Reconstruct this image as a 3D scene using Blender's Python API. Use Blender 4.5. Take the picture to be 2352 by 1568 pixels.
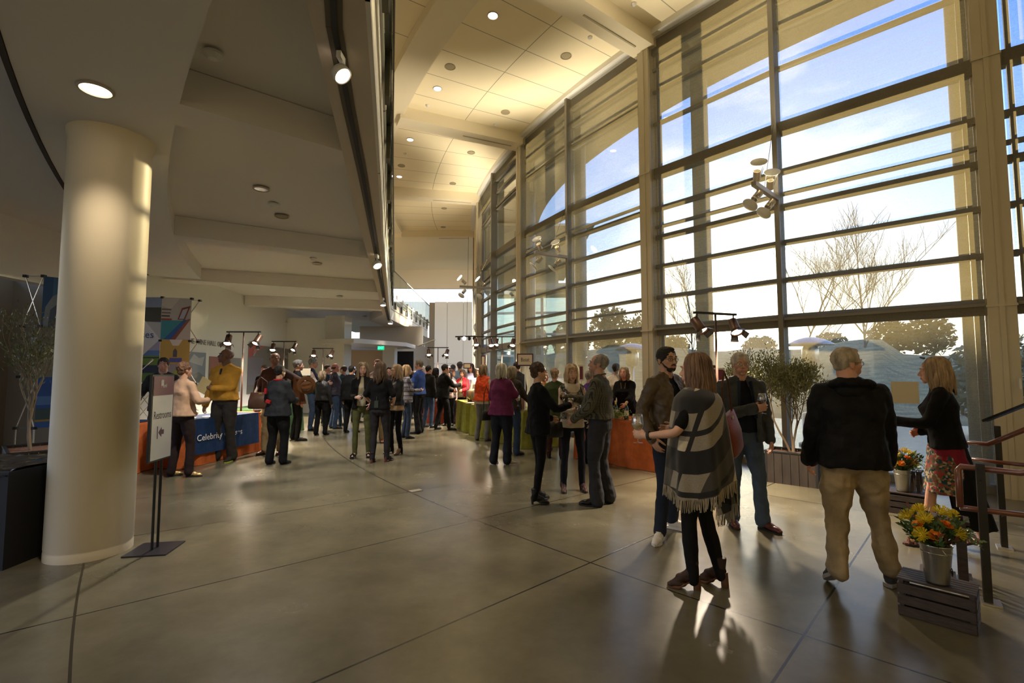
import bpy, bmesh, math, random
from mathutils import Vector, Matrix, noise
for _o in list(bpy.data.objects): bpy.data.objects.remove(_o)
scn=bpy.context.scene; COL=scn.collection
R_=math.radians; pi=math.pi
# ---------------- camera
CAMZ=1.55; F=1110.0; PITCH=math.atan(72/1110)
cam=bpy.data.objects.new('camera',bpy.data.cameras.new('camera')); COL.objects.link(cam)
cam.location=(0,0,CAMZ); cam.rotation_euler=(pi/2+PITCH,0,0)
cam.data.sensor_width=36; cam.data.lens=36*F/2352; cam.data.clip_start=.05; cam.data.clip_end=900
scn.camera=cam
# ---------------- view
scn.view_settings.view_transform='Standard'; scn.view_settings.look='None'; scn.view_settings.gamma=1
scn.view_settings.use_curve_mapping=False; scn.view_settings.exposure=1.72
try:
    scn.cycles.use_denoising=True; scn.cycles.transparent_max_bounces=24; scn.cycles.max_bounces=9
    scn.cycles.diffuse_bounces=5; scn.cycles.sample_clamp_indirect=6; scn.cycles.caustics_reflective=False; scn.cycles.caustics_refractive=False
except Exception: pass
# ---------------- sun and sky
SAZ,SEL=R_(24.4),R_(3.95)
SD=Vector((math.sin(SAZ)*math.cos(SEL),math.cos(SAZ)*math.cos(SEL),math.sin(SEL)))
sl=bpy.data.lights.new('sun','SUN'); sl.energy=3.6; sl.color=(1,.74,.42); sl.angle=R_(.6)
so=bpy.data.objects.new('sun',sl); COL.objects.link(so); so.rotation_euler=SD.to_track_quat('Z','Y').to_euler(); so.location=(20,40,12)
W=bpy.data.worlds.new('sky'); scn.world=W; W.use_nodes=True; nt=W.node_tree; nt.nodes.clear()
def N(nt,t,**k):
    n=nt.nodes.new(t)
    for a,b in k.items():
        if a=='ins':
            for i,v in b.items(): n.inputs[i].default_value=v
        else: setattr(n,a,b)
    return n
def world():
    L=nt.links.new
    tc=N(nt,'ShaderNodeTexCoord'); sep=N(nt,'ShaderNodeSeparateXYZ'); L(tc.outputs['Generated'],sep.inputs[0])
    ramp=N(nt,'ShaderNodeValToRGB'); e=ramp.color_ramp.elements
    e[0].position=0.0; e[0].color=(.80,.72,.58,1); e[1].position=.85; e[1].color=(.07,.20,.80,1)
    a=e.new(.12); a.color=(.86,.90,.95,1); a=e.new(.25); a.color=(.36,.57,1.0,1); a=e.new(.5); a.color=(.13,.34,.97,1)
    L(sep.outputs['Z'],ramp.inputs[0])
    mp=N(nt,'ShaderNodeMapping',ins={'Scale':(1.6,1.6,4.5)}); L(tc.outputs['Generated'],mp.inputs[0])
    cl=N(nt,'ShaderNodeTexNoise',ins={'Scale':1.7,'Detail':7,'Roughness':.56}); L(mp.outputs[0],cl.inputs[0])
    cr=N(nt,'ShaderNodeValToRGB'); cr.color_ramp.elements[0].position=.52; cr.color_ramp.elements[1].position=.78; L(cl.outputs[0],cr.inputs[0])
    mx=N(nt,'ShaderNodeMixRGB',ins={2:(1.0,.99,.98,1)}); L(cr.outputs[0],mx.inputs[0]); L(ramp.outputs[0],mx.inputs[1])
    dp=N(nt,'ShaderNodeVectorMath',operation='DOT_PRODUCT',ins={1:tuple(SD)}); L(tc.outputs['Generated'],dp.inputs[0])
    mxx=N(nt,'ShaderNodeMath',operation='MAXIMUM',ins={1:0}); L(dp.outputs['Value'],mxx.inputs[0])
    out=mx.outputs[0]
    for p,col,s in ((9,(1,.90,.72),.22),(45,(1,.82,.50),1.9),(500,(1,.84,.5),7),(5000,(1,.9,.65),90)):
        pw=N(nt,'ShaderNodeMath',operation='POWER',ins={1:p}); L(mxx.outputs[0],pw.inputs[0])
        sc=N(nt,'ShaderNodeMath',operation='MULTIPLY',ins={1:s}); L(pw.outputs[0],sc.inputs[0])
        ad=N(nt,'ShaderNodeMixRGB',blend_type='ADD',ins={2:(*col,1)}); L(sc.outputs[0],ad.inputs[0]); L(out,ad.inputs[1])
        # MixRGB clamps the factor, so scale the colour instead
        vm=N(nt,'ShaderNodeVectorMath',operation='SCALE',ins={0:col}); L(sc.outputs[0],vm.inputs['Scale'])
        va=N(nt,'ShaderNodeVectorMath',operation='ADD'); L(out,va.inputs[0]); L(vm.outputs[0],va.inputs[1])
        nt.nodes.remove(ad); out=va.outputs[0]
    bg=N(nt,'ShaderNodeBackground',ins={'Strength':.72}); L(out,bg.inputs[0])
    wo=N(nt,'ShaderNodeOutputWorld'); L(bg.outputs[0],wo.inputs[0])
world()
# ---------------- helpers
CX,CY=21.8,23.9                                  # centre of the curved hall
def pol(r,a,z=None):
    p=(CX+r*math.cos(R_(a)),CY+r*math.sin(R_(a)))
    return p if z is None else (*p,z)
_fw=Vector((0,math.cos(PITCH),math.sin(PITCH))); _up=Vector((0,-math.sin(PITCH),math.cos(PITCH)))
def ray(x,y): return Vector((x-1176,0,0))+_up*(784-y)+_fw*F
def gp(x,y,z=0.0):
    r=ray(x,y); t=(z-CAMZ)/r.z; return Vector((r.x*t,r.y*t,z))
def dp_(x,y,d):                                  # point seen at x,y at forward distance d
    r=ray(x,y); t=d/r.y; return Vector((r.x*t,d,CAMZ+r.z*t))
MATS={}
def mat(name,col,rough=.6,metal=0,noise_=0,nscale=20,bump=0,bscale=60,emit=None,spec=.5,alpha=None,sheen=0,coat=0,stretch=None):
    if name in MATS: return MATS[name]
    m=bpy.data.materials.new(name); m.use_nodes=True; t=m.node_tree; b=t.nodes['Principled BSDF']
    b.inputs['Base Color'].default_value=(*col,1); b.inputs['Roughness'].default_value=rough; b.inputs['Metallic'].default_value=metal
    b.inputs['Specular IOR Level'].default_value=spec
    if sheen: b.inputs['Sheen Weight'].default_value=sheen
    if coat: b.inputs['Coat Weight'].default_value=coat
    if emit: b.inputs['Emission Color'].default_value=(*emit[0],1); b.inputs['Emission Strength'].default_value=emit[1]
    if noise_ or bump:
        tc=N(t,'ShaderNodeTexCoord'); src=tc.outputs['Object']
        if stretch:
            mp=N(t,'ShaderNodeMapping',ins={'Scale':stretch}); t.links.new(src,mp.inputs[0]); src=mp.outputs[0]
    if noise_:
        n=N(t,'ShaderNodeTexNoise',ins={'Scale':nscale,'Detail':5}); t.links.new(src,n.inputs[0])
        mx=N(t,'ShaderNodeMixRGB',ins={1:(*[c*(1-noise_) for c in col],1),2:(*[min(1,c*(1+noise_)) for c in col],1)})
        r=N(t,'ShaderNodeMapRange',ins={1:.3,2:.7}); t.links.new(n.outputs[0],r.inputs[0]); t.links.new(r.outputs[0],mx.inputs[0]); t.links.new(mx.outputs[0],b.inputs['Base Color'])
    if bump:
        n=N(t,'ShaderNodeTexNoise',ins={'Scale':bscale,'Detail':3}); t.links.new(src,n.inputs[0])
        bp=N(t,'ShaderNodeBump',ins={'Strength':bump,'Distance':.01}); t.links.new(n.outputs[0],bp.inputs['Height']); t.links.new(bp.outputs[0],b.inputs['Normal'])
    MATS[name]=m; return m
def glassmat(name,tint=(1,1,1),refl=.08,rough=.02,mixd=0,dcol=(.5,.5,.5)):
    if name in MATS: return MATS[name]
    m=bpy.data.materials.new(name); m.use_nodes=True; t=m.node_tree; t.nodes.clear(); L=t.links.new
    tr=N(t,'ShaderNodeBsdfTransparent',ins={0:(*tint,1)}); gl=N(t,'ShaderNodeBsdfGlossy',ins={'Roughness':rough})
    lw=N(t,'ShaderNodeLayerWeight',ins={0:.25}); mr=N(t,'ShaderNodeMapRange',ins={3:refl,4:.75}); L(lw.outputs['Facing'],mr.inputs[0])
    mx=N(t,'ShaderNodeMixShader'); L(mr.outputs[0],mx.inputs[0]); L(tr.outputs[0],mx.inputs[1]); L(gl.outputs[0],mx.inputs[2])
    o=N(t,'ShaderNodeOutputMaterial'); L(mx.outputs[0],o.inputs[0]); MATS[name]=m; return m
class MB:
    def __init__(s): s.b=bmesh.new()
    def _add(s,vs,fs):
        V=[s.b.verts.new(v) for v in vs]; out=[]
        for f in fs:
            try: out.append(s.b.faces.new([V[i] for i in f]))
            except ValueError: pass
        return out
    def box(s,c,d,rz=0,rx=0,ry=0,mi=0):
        M=Matrix.Translation(c)@Matrix.Rotation(rz,4,'Z')@Matrix.Rotation(ry,4,'Y')@Matrix.Rotation(rx,4,'X')
        vs=[M@Vector((x*d[0]/2,y*d[1]/2,z*d[2]/2)) for z in(-1,1) for y in(-1,1) for x in(-1,1)]
        for f in s._add(vs,[(0,2,3,1),(4,5,7,6),(0,1,5,4),(2,6,7,3),(0,4,6,2),(1,3,7,5)]): f.material_index=mi
        return s
    def bar(s,p,q,w,h,up=(0,0,1),mi=0):
        p,q=Vector(p),Vector(q); d=(q-p); l=d.length
        if l<1e-6: return s
        d/=l; u=Vector(up)
        if abs(d.dot(u))>.99: u=Vector((1,0,0)) 
        x=d.cross(u).normalized(); u=x.cross(d)
        vs=[a+x*w/2*i+u*h/2*j for a in(p,q) for j in(-1,1) for i in(-1,1)]
        for f in s._add(vs,[(0,1,3,2),(4,6,7,5),(0,4,5,1),(2,3,7,6),(0,2,6,4),(1,5,7,3)]): f.material_index=mi
        return s
    def tube(s,pts,rs,n=8,cap=True,mi=0,flat=1,up=None):
        pts=[Vector(p) for p in pts]
        if not hasattr(rs,'__len__'): rs=[rs]*len(pts)
        rings=[]; prev=None
        for i,p in enumerate(pts):
            a=pts[max(0,i-1)]; c=pts[min(len(pts)-1,i+1)]; d=(c-a)
            d=d.normalized() if d.length>1e-9 else Vector((0,0,1))
            if prev is None:
                u=Vector(up) if up else (Vector((0,0,1)) if abs(d.z)<.9 else Vector((0,1,0)))
                x=d.cross(u).normalized()
            else: x=(prev-d*prev.dot(d)); x=x.normalized() if x.length>1e-6 else d.orthogonal().normalized()
            prev=x; y=x.cross(d)
            rings.append([s.b.verts.new(p+x*rs[i]*math.cos(2*pi*k/n)+y*rs[i]*flat*math.sin(2*pi*k/n)) for k in range(n)])
        for A,B in zip(rings,rings[1:]):
            for k in range(n):
                f=s.b.faces.new((A[k],A[(k+1)%n],B[(k+1)%n],B[k])); f.material_index=mi
        if cap:
            s.b.faces.new(rings[0][::-1]).material_index=mi; s.b.faces.new(rings[-1]).material_index=mi
        return s
    def lathe(s,prof,c=(0,0,0),n=20,M=None,mi=0,close=True):
        M=M or Matrix.Translation(c); rings=[]
        for r,z in prof: rings.append([s.b.verts.new(M@Vector((r*math.cos(2*pi*k/n),r*math.sin(2*pi*k/n),z))) for k in range(n)])
        for A,B in zip(rings,rings[1:]):
            for k in range(n):
                f=s.b.faces.new((A[k],A[(k+1)%n],B[(k+1)%n],B[k])); f.material_index=mi
        if close:
            s.b.faces.new(rings[0][::-1]).material_index=mi; s.b.faces.new(rings[-1]).material_index=mi
        return s
    def ell(s,c,r,M=None,nu=14,nv=9,mi=0):
        B=(M or Matrix.Identity(4))@Matrix.Translation(c)@Matrix.Diagonal((r[0],r[1],r[2],1))
        top=s.b.verts.new(B@Vector((0,0,1))); bot=s.b.verts.new(B@Vector((0,0,-1))); rings=[]
        for j in range(1,nv):
            a=pi*j/nv; rings.append([s.b.verts.new(B@Vector((math.sin(a)*math.cos(2*pi*k/nu),math.sin(a)*math.sin(2*pi*k/nu),math.cos(a)))) for k in range(nu)])
        for k in range(nu):
            s.b.faces.new((top,rings[0][k],rings[0][(k+1)%nu])).material_index=mi; s.b.faces.new((bot,rings[-1][(k+1)%nu],rings[-1][k])).material_index=mi
        for A,Bq in zip(rings,rings[1:]):
            for k in range(nu): s.b.faces.new((A[k],Bq[k],Bq[(k+1)%nu],A[(k+1)%nu])).material_index=mi
        return s
    def prism(s,poly,z0,z1,mi=0):
        n=len(poly); vs=[(*p[:2],z0) for p in poly]+[(*p[:2],z1) for p in poly]
        for f in s._add(vs,[tuple(range(n))[::-1],tuple(range(n,2*n))]+[(i,(i+1)%n,n+(i+1)%n,n+i) for i in range(n)]): f.material_index=mi
        return s
    def poly(s,vs,mi=0):
        for f in s._add(vs,[tuple(range(len(vs)))]): f.material_index=mi
        return s
    def sector(s,r0,r1,a0,a1,z0,z1,n=24,mi=0):
        for i in range(n):
            a,b=a0+(a1-a0)*i/n,a0+(a1-a0)*(i+1)/n
            s.prism([pol(r0,a),pol(r1,a),pol(r1,b),pol(r0,b)],z0,z1,mi)
        bmesh.ops.remove_doubles(s.b,verts=s.b.verts,dist=1e-4)
        k={}
        for f in list(s.b.faces):
            key=tuple(sorted(v.index for v in f.verts)) if False else tuple(round(x,3) for x in f.calc_center_median())
            k.setdefault(key,[]).append(f)
        for v in k.values():
            if len(v)==2: bmesh.ops.delete(s.b,geom=v,context='FACES_ONLY')
        return s
    def build(s,name,m,parent=None,smooth=False,loc=None,normals=True):
        if normals: bmesh.ops.recalc_face_normals(s.b,faces=s.b.faces)
        me=bpy.data.meshes.new(name); s.b.to_mesh(me); s.b.free()
        for x in (m if isinstance(m,(list,tuple)) else [m]): me.materials.append(x)
        if smooth: me.polygons.foreach_set('use_smooth',[True]*len(me.polygons))
        o=bpy.data.objects.new(name,me); COL.objects.link(o)
        if parent is not None: o.parent=parent
        if loc is not None: o.location=loc
        return o
def tag(o,label=None,cat=None,group=None,kind=None):
    if label: o['label']=label
    if cat: o['category']=cat
    if group: o['group']=group
    if kind: o['kind']=kind
    return o
def struct(o,label=None): o['kind']='structure'; return tag(o,label)
def empty(name,loc=(0,0,0),rz=0):
    e=bpy.data.objects.new(name,None); COL.objects.link(e); e.location=loc; e.rotation_euler=(0,0,rz); e.empty_display_size=.1; return e
def kids(o): return [c for c in bpy.data.objects if c.parent==o]
def copy_tree(o,parent=None):
    c=o.copy(); COL.objects.link(c)
    if parent: c.parent=parent
    for ch in kids(o):
        if ch.name!=c.name: copy_tree(ch,c)
    return c
def text(name,body,size,m,M,parent=None,ext=.002,align='CENTER',sx=1):
    cu=bpy.data.curves.new(name,'FONT'); cu.body=body; cu.size=size; cu.align_x=align; cu.align_y='CENTER'; cu.extrude=ext; cu.resolution_u=2
    o=bpy.data.objects.new(name,cu); COL.objects.link(o); bpy.context.view_layer.update()
    me=bpy.data.meshes.new_from_object(o.evaluated_get(bpy.context.evaluated_depsgraph_get())); bpy.data.objects.remove(o)
    me.materials.clear(); me.materials.append(m)
    o=bpy.data.objects.new(name,me); COL.objects.link(o); o.matrix_world=M@Matrix.Diagonal((sx,1,1,1))
    if parent is not None: o.parent=parent; 
    return o
def frameM(o,xdir,up=(0,0,1)):                    # local x along xdir, local y up, local z towards the reader
    x=Vector(xdir).to_3d().normalized(); y=Vector(up); z=x.cross(y).normalized(); y=z.cross(x)
    return Matrix(((x.x,y.x,z.x,o[0]),(x.y,y.y,z.y,o[1]),(x.z,y.z,z.z,o[2]),(0,0,0,1)))
# ---------------- materials of the building
def floor_mat():
    m=bpy.data.materials.new('polished_concrete'); m.use_nodes=True; t=m.node_tree; b=t.nodes['Principled BSDF']; L=t.links.new
    g=N(t,'ShaderNodeTexCoord'); sub=N(t,'ShaderNodeVectorMath',operation='SUBTRACT',ins={1:(CX,CY,0)}); L(g.outputs['Object'],sub.inputs[0])
    sp=N(t,'ShaderNodeSeparateXYZ'); L(sub.outputs[0],sp.inputs[0])
    ln=N(t,'ShaderNodeVectorMath',operation='LENGTH'); L(sub.outputs[0],ln.inputs[0])
    def M(op,a,b_=None,c=None):
        n=N(t,'ShaderNodeMath',operation=op)
        for i,v in enumerate((a,b_,c)):
            if v is None: continue
            if isinstance(v,(int,float)): n.inputs[i].default_value=v
            else: L(v,n.inputs[i])
        return n.outputs[0]
    nx=M('MULTIPLY',sp.outputs[0],-1); ny=M('MULTIPLY',sp.outputs[1],-1)
    ang=M('MULTIPLY',M('ARCTAN2',ny,nx),180/pi)                # angle-180
    fr=M('FRACT',M('ADD',M('DIVIDE',M('SUBTRACT',ang,37.05),3.05),100.5))
    da=M('MULTIPLY',M('MULTIPLY',M('ABSOLUTE',M('SUBTRACT',fr,.5)),3.05*pi/180),ln.outputs['Value'])
    ds=[da]
    for r in (25.6,29.0,32.15,35.3): ds.append(M('ABSOLUTE',M('SUBTRACT',ln.outputs['Value'],r)))
    d=ds[0]
    for x in ds[1:]: d=M('MINIMUM',d,x)
    j=M('LESS_THAN',d,.0075)
    n1=N(t,'ShaderNodeTexNoise',ins={'Scale':1.1,'Detail':7,'Roughness':.55}); L(g.outputs['Object'],n1.inputs[0])
    n2=N(t,'ShaderNodeTexNoise',ins={'Scale':14,'Detail':8,'Roughness':.7}); L(g.outputs['Object'],n2.inputs[0])
    rp=N(t,'ShaderNodeValToRGB'); e=rp.color_ramp.elements; e[0].position=.25; e[0].color=(.078,.070,.043,1); e[1].position=.78; e[1].color=(.195,.175,.115,1); L(n1.outputs[0],rp.inputs[0])
    mu=N(t,'ShaderNodeMixRGB',blend_type='OVERLAY',ins={0:.14}); L(rp.outputs[0],mu.inputs[1]); L(n2.outputs[0],mu.inputs[2])
    mj=N(t,'ShaderNodeMixRGB',ins={2:(.02,.016,.012,1)}); L(j,mj.inputs[0]); L(mu.outputs[0],mj.inputs[1]); L(mj.outputs[0],b.inputs['Base Color'])
    rr=N(t,'ShaderNodeMapRange',ins={1:.15,2:.85,3:.20,4:.30}); L(n1.outputs[0],rr.inputs[0]); L(rr.outputs[0],b.inputs['Roughness'])
    n3=N(t,'ShaderNodeTexNoise',ins={'Scale':5,'Detail':4}); L(g.outputs['Object'],n3.inputs[0])
    hs=M('SUBTRACT',M('MULTIPLY',n3.outputs[0],.35),M('MULTIPLY',j,1.0))
    bp=N(t,'ShaderNodeBump',ins={'Strength':.3,'Distance':.006}); L(hs,bp.inputs['Height']); L(bp.outputs[0],b.inputs['Normal'])
    b.inputs['Specular IOR Level'].default_value=.6
    return m
def ceil_mat(name,col,da,off,rings,w=.012):
    m=bpy.data.materials.new(name); m.use_nodes=True; t=m.node_tree; b=t.nodes['Principled BSDF']; L=t.links.new
    g=N(t,'ShaderNodeTexCoord'); sub=N(t,'ShaderNodeVectorMath',operation='SUBTRACT',ins={1:(CX,CY,0)}); L(g.outputs['Object'],sub.inputs[0])
    mu=N(t,'ShaderNodeVectorMath',operation='MULTIPLY',ins={1:(-1,-1,0)}); L(sub.outputs[0],mu.inputs[0])
    sp=N(t,'ShaderNodeSeparateXYZ'); L(mu.outputs[0],sp.inputs[0]); ln=N(t,'ShaderNodeVectorMath',operation='LENGTH'); L(mu.outputs[0],ln.inputs[0])
    def M(op,a,b_=None):
        n=N(t,'ShaderNodeMath',operation=op)
        for i,v in enumerate((a,b_)):
            if v is None: continue
            if isinstance(v,(int,float)): n.inputs[i].default_value=v
            else: L(v,n.inputs[i])
        return n.outputs[0]
    ang=M('MULTIPLY',M('ARCTAN2',sp.outputs[1],sp.outputs[0]),180/pi)
    fr=M('FRACT',M('ADD',M('DIVIDE',M('SUBTRACT',ang,off),da),100.5))
    d=M('MULTIPLY',M('MULTIPLY',M('ABSOLUTE',M('SUBTRACT',fr,.5)),da*pi/180),ln.outputs['Value'])
    for r in rings: d=M('MINIMUM',d,M('ABSOLUTE',M('SUBTRACT',ln.outputs['Value'],r)))
    j=M('LESS_THAN',d,w)
    mj=N(t,'ShaderNodeMixRGB',ins={1:(*col,1),2:(*[c*.45 for c in col],1)}); L(j,mj.inputs[0]); L(mj.outputs[0],b.inputs['Base Color'])
    b.inputs['Roughness'].default_value=.75; return m
def shade_mat():
    m=bpy.data.materials.new('roller_shade_mesh'); m.use_nodes=True; t=m.node_tree; t.nodes.clear(); L=t.links.new
    g=N(t,'ShaderNodeTexCoord'); mp=N(t,'ShaderNodeMapping',ins={'Scale':(3,3,160)}); L(g.outputs['Object'],mp.inputs[0])
    n=N(t,'ShaderNodeTexNoise',ins={'Scale':1.0,'Detail':3}); L(mp.outputs[0],n.inputs[0])
    n2=N(t,'ShaderNodeTexNoise',ins={'Scale':55,'Detail':2}); L(g.outputs['Object'],n2.inputs[0])
    ad=N(t,'ShaderNodeMath',operation='ADD'); L(n.outputs[0],ad.inputs[0]); L(n2.outputs[0],ad.inputs[1])
    mr=N(t,'ShaderNodeMapRange',ins={1:.7,2:1.3,3:.48,4:.66}); L(ad.outputs[0],mr.inputs[0])
    tl=N(t,'ShaderNodeBsdfTranslucent',ins={0:(.42,.355,.215,1)}); df=N(t,'ShaderNodeBsdfDiffuse',ins={0:(.22,.20,.14,1)}); tr=N(t,'ShaderNodeBsdfTransparent')
    a=N(t,'ShaderNodeMixShader',ins={0:.45}); L(tl.outputs[0],a.inputs[1]); L(df.outputs[0],a.inputs[2])
    c=N(t,'ShaderNodeMixShader'); L(mr.outputs[0],c.inputs[0]); L(a.outputs[0],c.inputs[1]); L(tr.outputs[0],c.inputs[2])
    o=N(t,'ShaderNodeOutputMaterial'); L(c.outputs[0],o.inputs[0]); MATS['shade']=m; return m
FLOORM=floor_mat(); SHADE=shade_mat()
WHITE=(.70,.62,.46); M_CEIL=ceil_mat('ceiling_panel_high',(.88,.79,.58),12.2/6,36.6,(25.5,),.010)
M_PL=mat('painted_plaster_beige',(.60,.53,.41),.8,bump=.06,bscale=40); M_WALL=mat('painted_wall_white',(.80,.80,.77),.8,bump=.05,bscale=30)
M_LOW=mat('painted_soffit_grey',(.74,.72,.70),.8); M_BEAM=mat('painted_beam',(.80,.73,.57),.75)
M_COLM=mat('painted_column_cream',(.84,.75,.56),.42,bump=.03,bscale=12)
M_FRAME=mat('window_frame_paint',(.21,.19,.15),.55); M_DARK=mat('dark_metal',(.03,.028,.025),.4,.3)
M_BLACK=mat('matte_black',(.012,.012,.012),.6); M_GLASS=glassmat('window_glass',(.93,.97,.95),.05); M_WMETAL=mat('white_painted_metal',(.72,.72,.70),.35)
M_CHROME=mat('brushed_aluminium',(.62,.60,.56),.3,.9)
# ---------------- floor, lower ceiling and its drops
struct(MB().box((2,14,-.05),(34,40,.1)).build('floor',FLOORM))
PA=[228.8-12.2*k for k in range(-2,6)]           # post angles: index 2 is the big post at the right
def post(k): return PA[k+2]
# balcony edge lines (outer = fascia face)
BO=[(-.10,-.45),(-.85,2.66),(-1.45,5.09),(-2.17,7.96),(-4.32,16.86),(-4.9,19.3),(-5.2,29.5)]
BI=[(-.55,0.0),(-1.19,2.66),(-1.74,4.93),(-1.97,5.8),(-3.45,12.2),(-4.79,17.8),(-5.9,19.9),(-6.0,29.5)]
def build_low():
    b=MB(); b.prism([(-9.6,-2),(-.3,-2),(-.3,0),*BI[1:],(-9.6,29.5)],4.02,4.5)
    struct(b.build('ceiling',M_LOW),'grey lower ceiling under the balcony')
    struct(MB().sector(31.7,32.66,204,238,3.7,4.02,40).build('ceiling_drop',M_LOW)); struct(MB().sector(32.665,32.70,204,238,3.69,3.74,40).build('ceiling_reveal',mat('reveal_dark',(.05,.04,.03),.8)))
    for i,(a,r0,r1,w) in enumerate(((219.1,None,31.72,.42),(210.9,None,31.72,.42),(203.0,None,32.5,.5),(195.5,None,31.5,.5))):
        pa=pol(r1,a); dirv=Vector((math.cos(R_(a)),math.sin(R_(a)))); 
        # inner end lies on the balcony strip
        best=None
        for k in range(500):
            r=r1-k*.02; p=pol(r,a)
            for q0,q1 in zip(BI,BI[1:]):
                if q0[1]<=p[1]<=q1[1]:
                    xb=q0[0]+(q1[0]-q0[0])*(p[1]-q0[1])/(q1[1]-q0[1])
                    if p[0]>=xb and best is None: best=r
        r0=best or r1-3
        n=Vector((-dirv.y,dirv.x))*w/2; p0=Vector(pol(r0-.01,a)); p1=Vector(pa)
        struct(MB().prism([p0-n,p1-n,p1+n,p0+n],3.703+.001*i,4.015).build('ceiling_beam',M_LOW))
    b=MB()
    for i in range(len(BO)-1):
        pass
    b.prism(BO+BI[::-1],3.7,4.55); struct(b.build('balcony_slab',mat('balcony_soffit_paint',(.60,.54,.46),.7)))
    f=MB()
    for z0,z1,o in ((3.7,4.1,.03),(4.12,4.38,.045),(4.40,4.56,.07)):
        for p,q in zip(BO,BO[1:]):
            d=Vector((q[0]-p[0],q[1]-p[1])).normalized(); n=Vector((d.y,-d.x))
            f.prism([Vector(p)-d*.01,Vector(q)+d*.01,Vector(q)+d*.01+n*o,Vector(p)-d*.01+n*o],z0,z1)
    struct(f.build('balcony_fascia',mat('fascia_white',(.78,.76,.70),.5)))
build_low()
# glass balustrade
def balustrade():
    r=empty('glass_balustrade',(*BO[1],4.56)); tag(r,'frameless glass balustrade with dark clamps along the balcony edge','balustrade')
    inv=Vector(r.location)
    def L3(p,z): return Vector((p[0],p[1],z))-inv
    for p,q in zip(BO,BO[1:]):
        P,Q=Vector(p),Vector(q); d=(Q-P); l=d.length; d/=l; n=Vector((d.y,-d.x))*.13; k=max(1,round(l/1.25))
        for i in range(k):
            a=P+d*(l*i/k+.02)+n; c=P+d*(l*(i+1)/k-.02)+n
            MB().bar(L3(a,5.02),L3(c,5.02),.02,1.22).build('glass_panel',glassmat('balustrade_glass',(.86,.92,.90),.10),r)
            m=P+d*(l*(i+.5)/k)+n*.75
            MB().box(L3(m,4.38),(.05,.16,.42),math.atan2(d.y,d.x)-pi/2).box(L3(m,4.66),(.09,.30,.16),math.atan2(d.y,d.x)-pi/2).build('clamp',mat('bronze_metal',(.09,.085,.06),.4,.5),r)
        MB().bar(L3(P+n,5.66),L3(Q+n,5.66),.05,.03).bar(L3(P+n*.8,4.62),L3(Q+n*.8,4.62),.06,.06).build('rail',mat('rail_metal',(.20,.19,.17),.3,.7),r)
balustrade()
# ---------------- high ceiling
struct(MB().sector(23.4,34.5,178,250,8.62,8.8,60).build('ceiling_high',M_CEIL))
struct(MB().sector(27.2,27.85,181,250,8.40,8.62,60).build('ceiling_ring',M_BEAM))
struct(MB().sector(23.5,23.78,181,250,8.50,8.62,60).build('ceiling_edge_strip',M_WMETAL))
for k in range(-1,5):
    a=post(k); p0=Vector(pol(23.62,a)); p1=Vector(pol(27.3,a)); d=(p1-p0).normalized(); n=Vector((-d.y,d.x))*.26
    o=struct(MB().prism([p0-n,p1-n,p1+n,p0+n],8.30,8.62).build('ceiling_beam',M_BEAM))
    q=p0+d*.35; MB().bar((*q,8.295),(*(q+d*1.5),8.295),.035,.02).build('slot',mat('slot_grey',(.45,.40,.28),.5),o)
# ---------------- far end
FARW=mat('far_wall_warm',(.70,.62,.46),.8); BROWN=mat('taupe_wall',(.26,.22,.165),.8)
struct(MB().box((-3,30,8.72),(14,14,.12)).build('ceiling_far',M_BEAM))
struct(MB().prism([(-9,33),(3.2,33),(3.2,33.3),(-9,33.3)],7.35,8.75).build('wall_far_upper',FARW))
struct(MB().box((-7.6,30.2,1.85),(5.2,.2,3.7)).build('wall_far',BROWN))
struct(MB().box((-5.35,24.2,2.9),(2.9,.2,5.8)).build('wall_far_side',BROWN)) if False else None
pw=MB()
for i,(x0,x1) in enumerate(((-4.78,-4.02),(-4.0,-3.02),(-3.0,-2.46))):
    pw.box(((x0+x1)/2,29.8,1.05),(x1-x0,.12,2.1)); pw.box(((x0+x1)/2,29.8,4.03),(x1-x0,.12,3.82))
pw.box((-3.62,29.9,2.96),(2.3,.04,5.9)); struct(pw.build('partition_white_panels',mat('white_panel',(.90,.89,.86),.5)))  # last box: backing sheet added to block light through the panel gaps
struct(MB().box((-4.95,30.0,2.95),(.34,.5,5.9)).build('partition_end',BROWN))
# left wall
LW=[(-7.4,-2),(-7.9,6.0),(-8.0,10.5),(-8.35,13.2),(-8.8,18),(-9.0,23.5)]
def wall_strip(pts,z0,z1,th=.2,b=None):
    b=b or MB()
    for p,q in zip(pts,pts[1:]):
        d=(Vector(q)-Vector(p)).normalized(); n=Vector((-d.y,d.x))*th
        b.prism([p,q,Vector(q)+n,Vector(p)+n],z0,z1)
    return b
struct(wall_strip(LW[2:],0,4.1).build('wall_left',M_WALL))
b=wall_strip([(-7.96,8.6),LW[2]],0,4.1); wall_strip([(-7.55,0),(-7.9,6.0),(-7.96,8.6)],3.05,4.1,.2,b); struct(b.build('wall_left_near',M_WALL))
struct(MB().box((-8.9,7.6,1.6),(.1,2.4,3.2)).box((-8.4,8.55,1.6),(.9,.1,3.2)).build('wall_alcove',BROWN))
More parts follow.
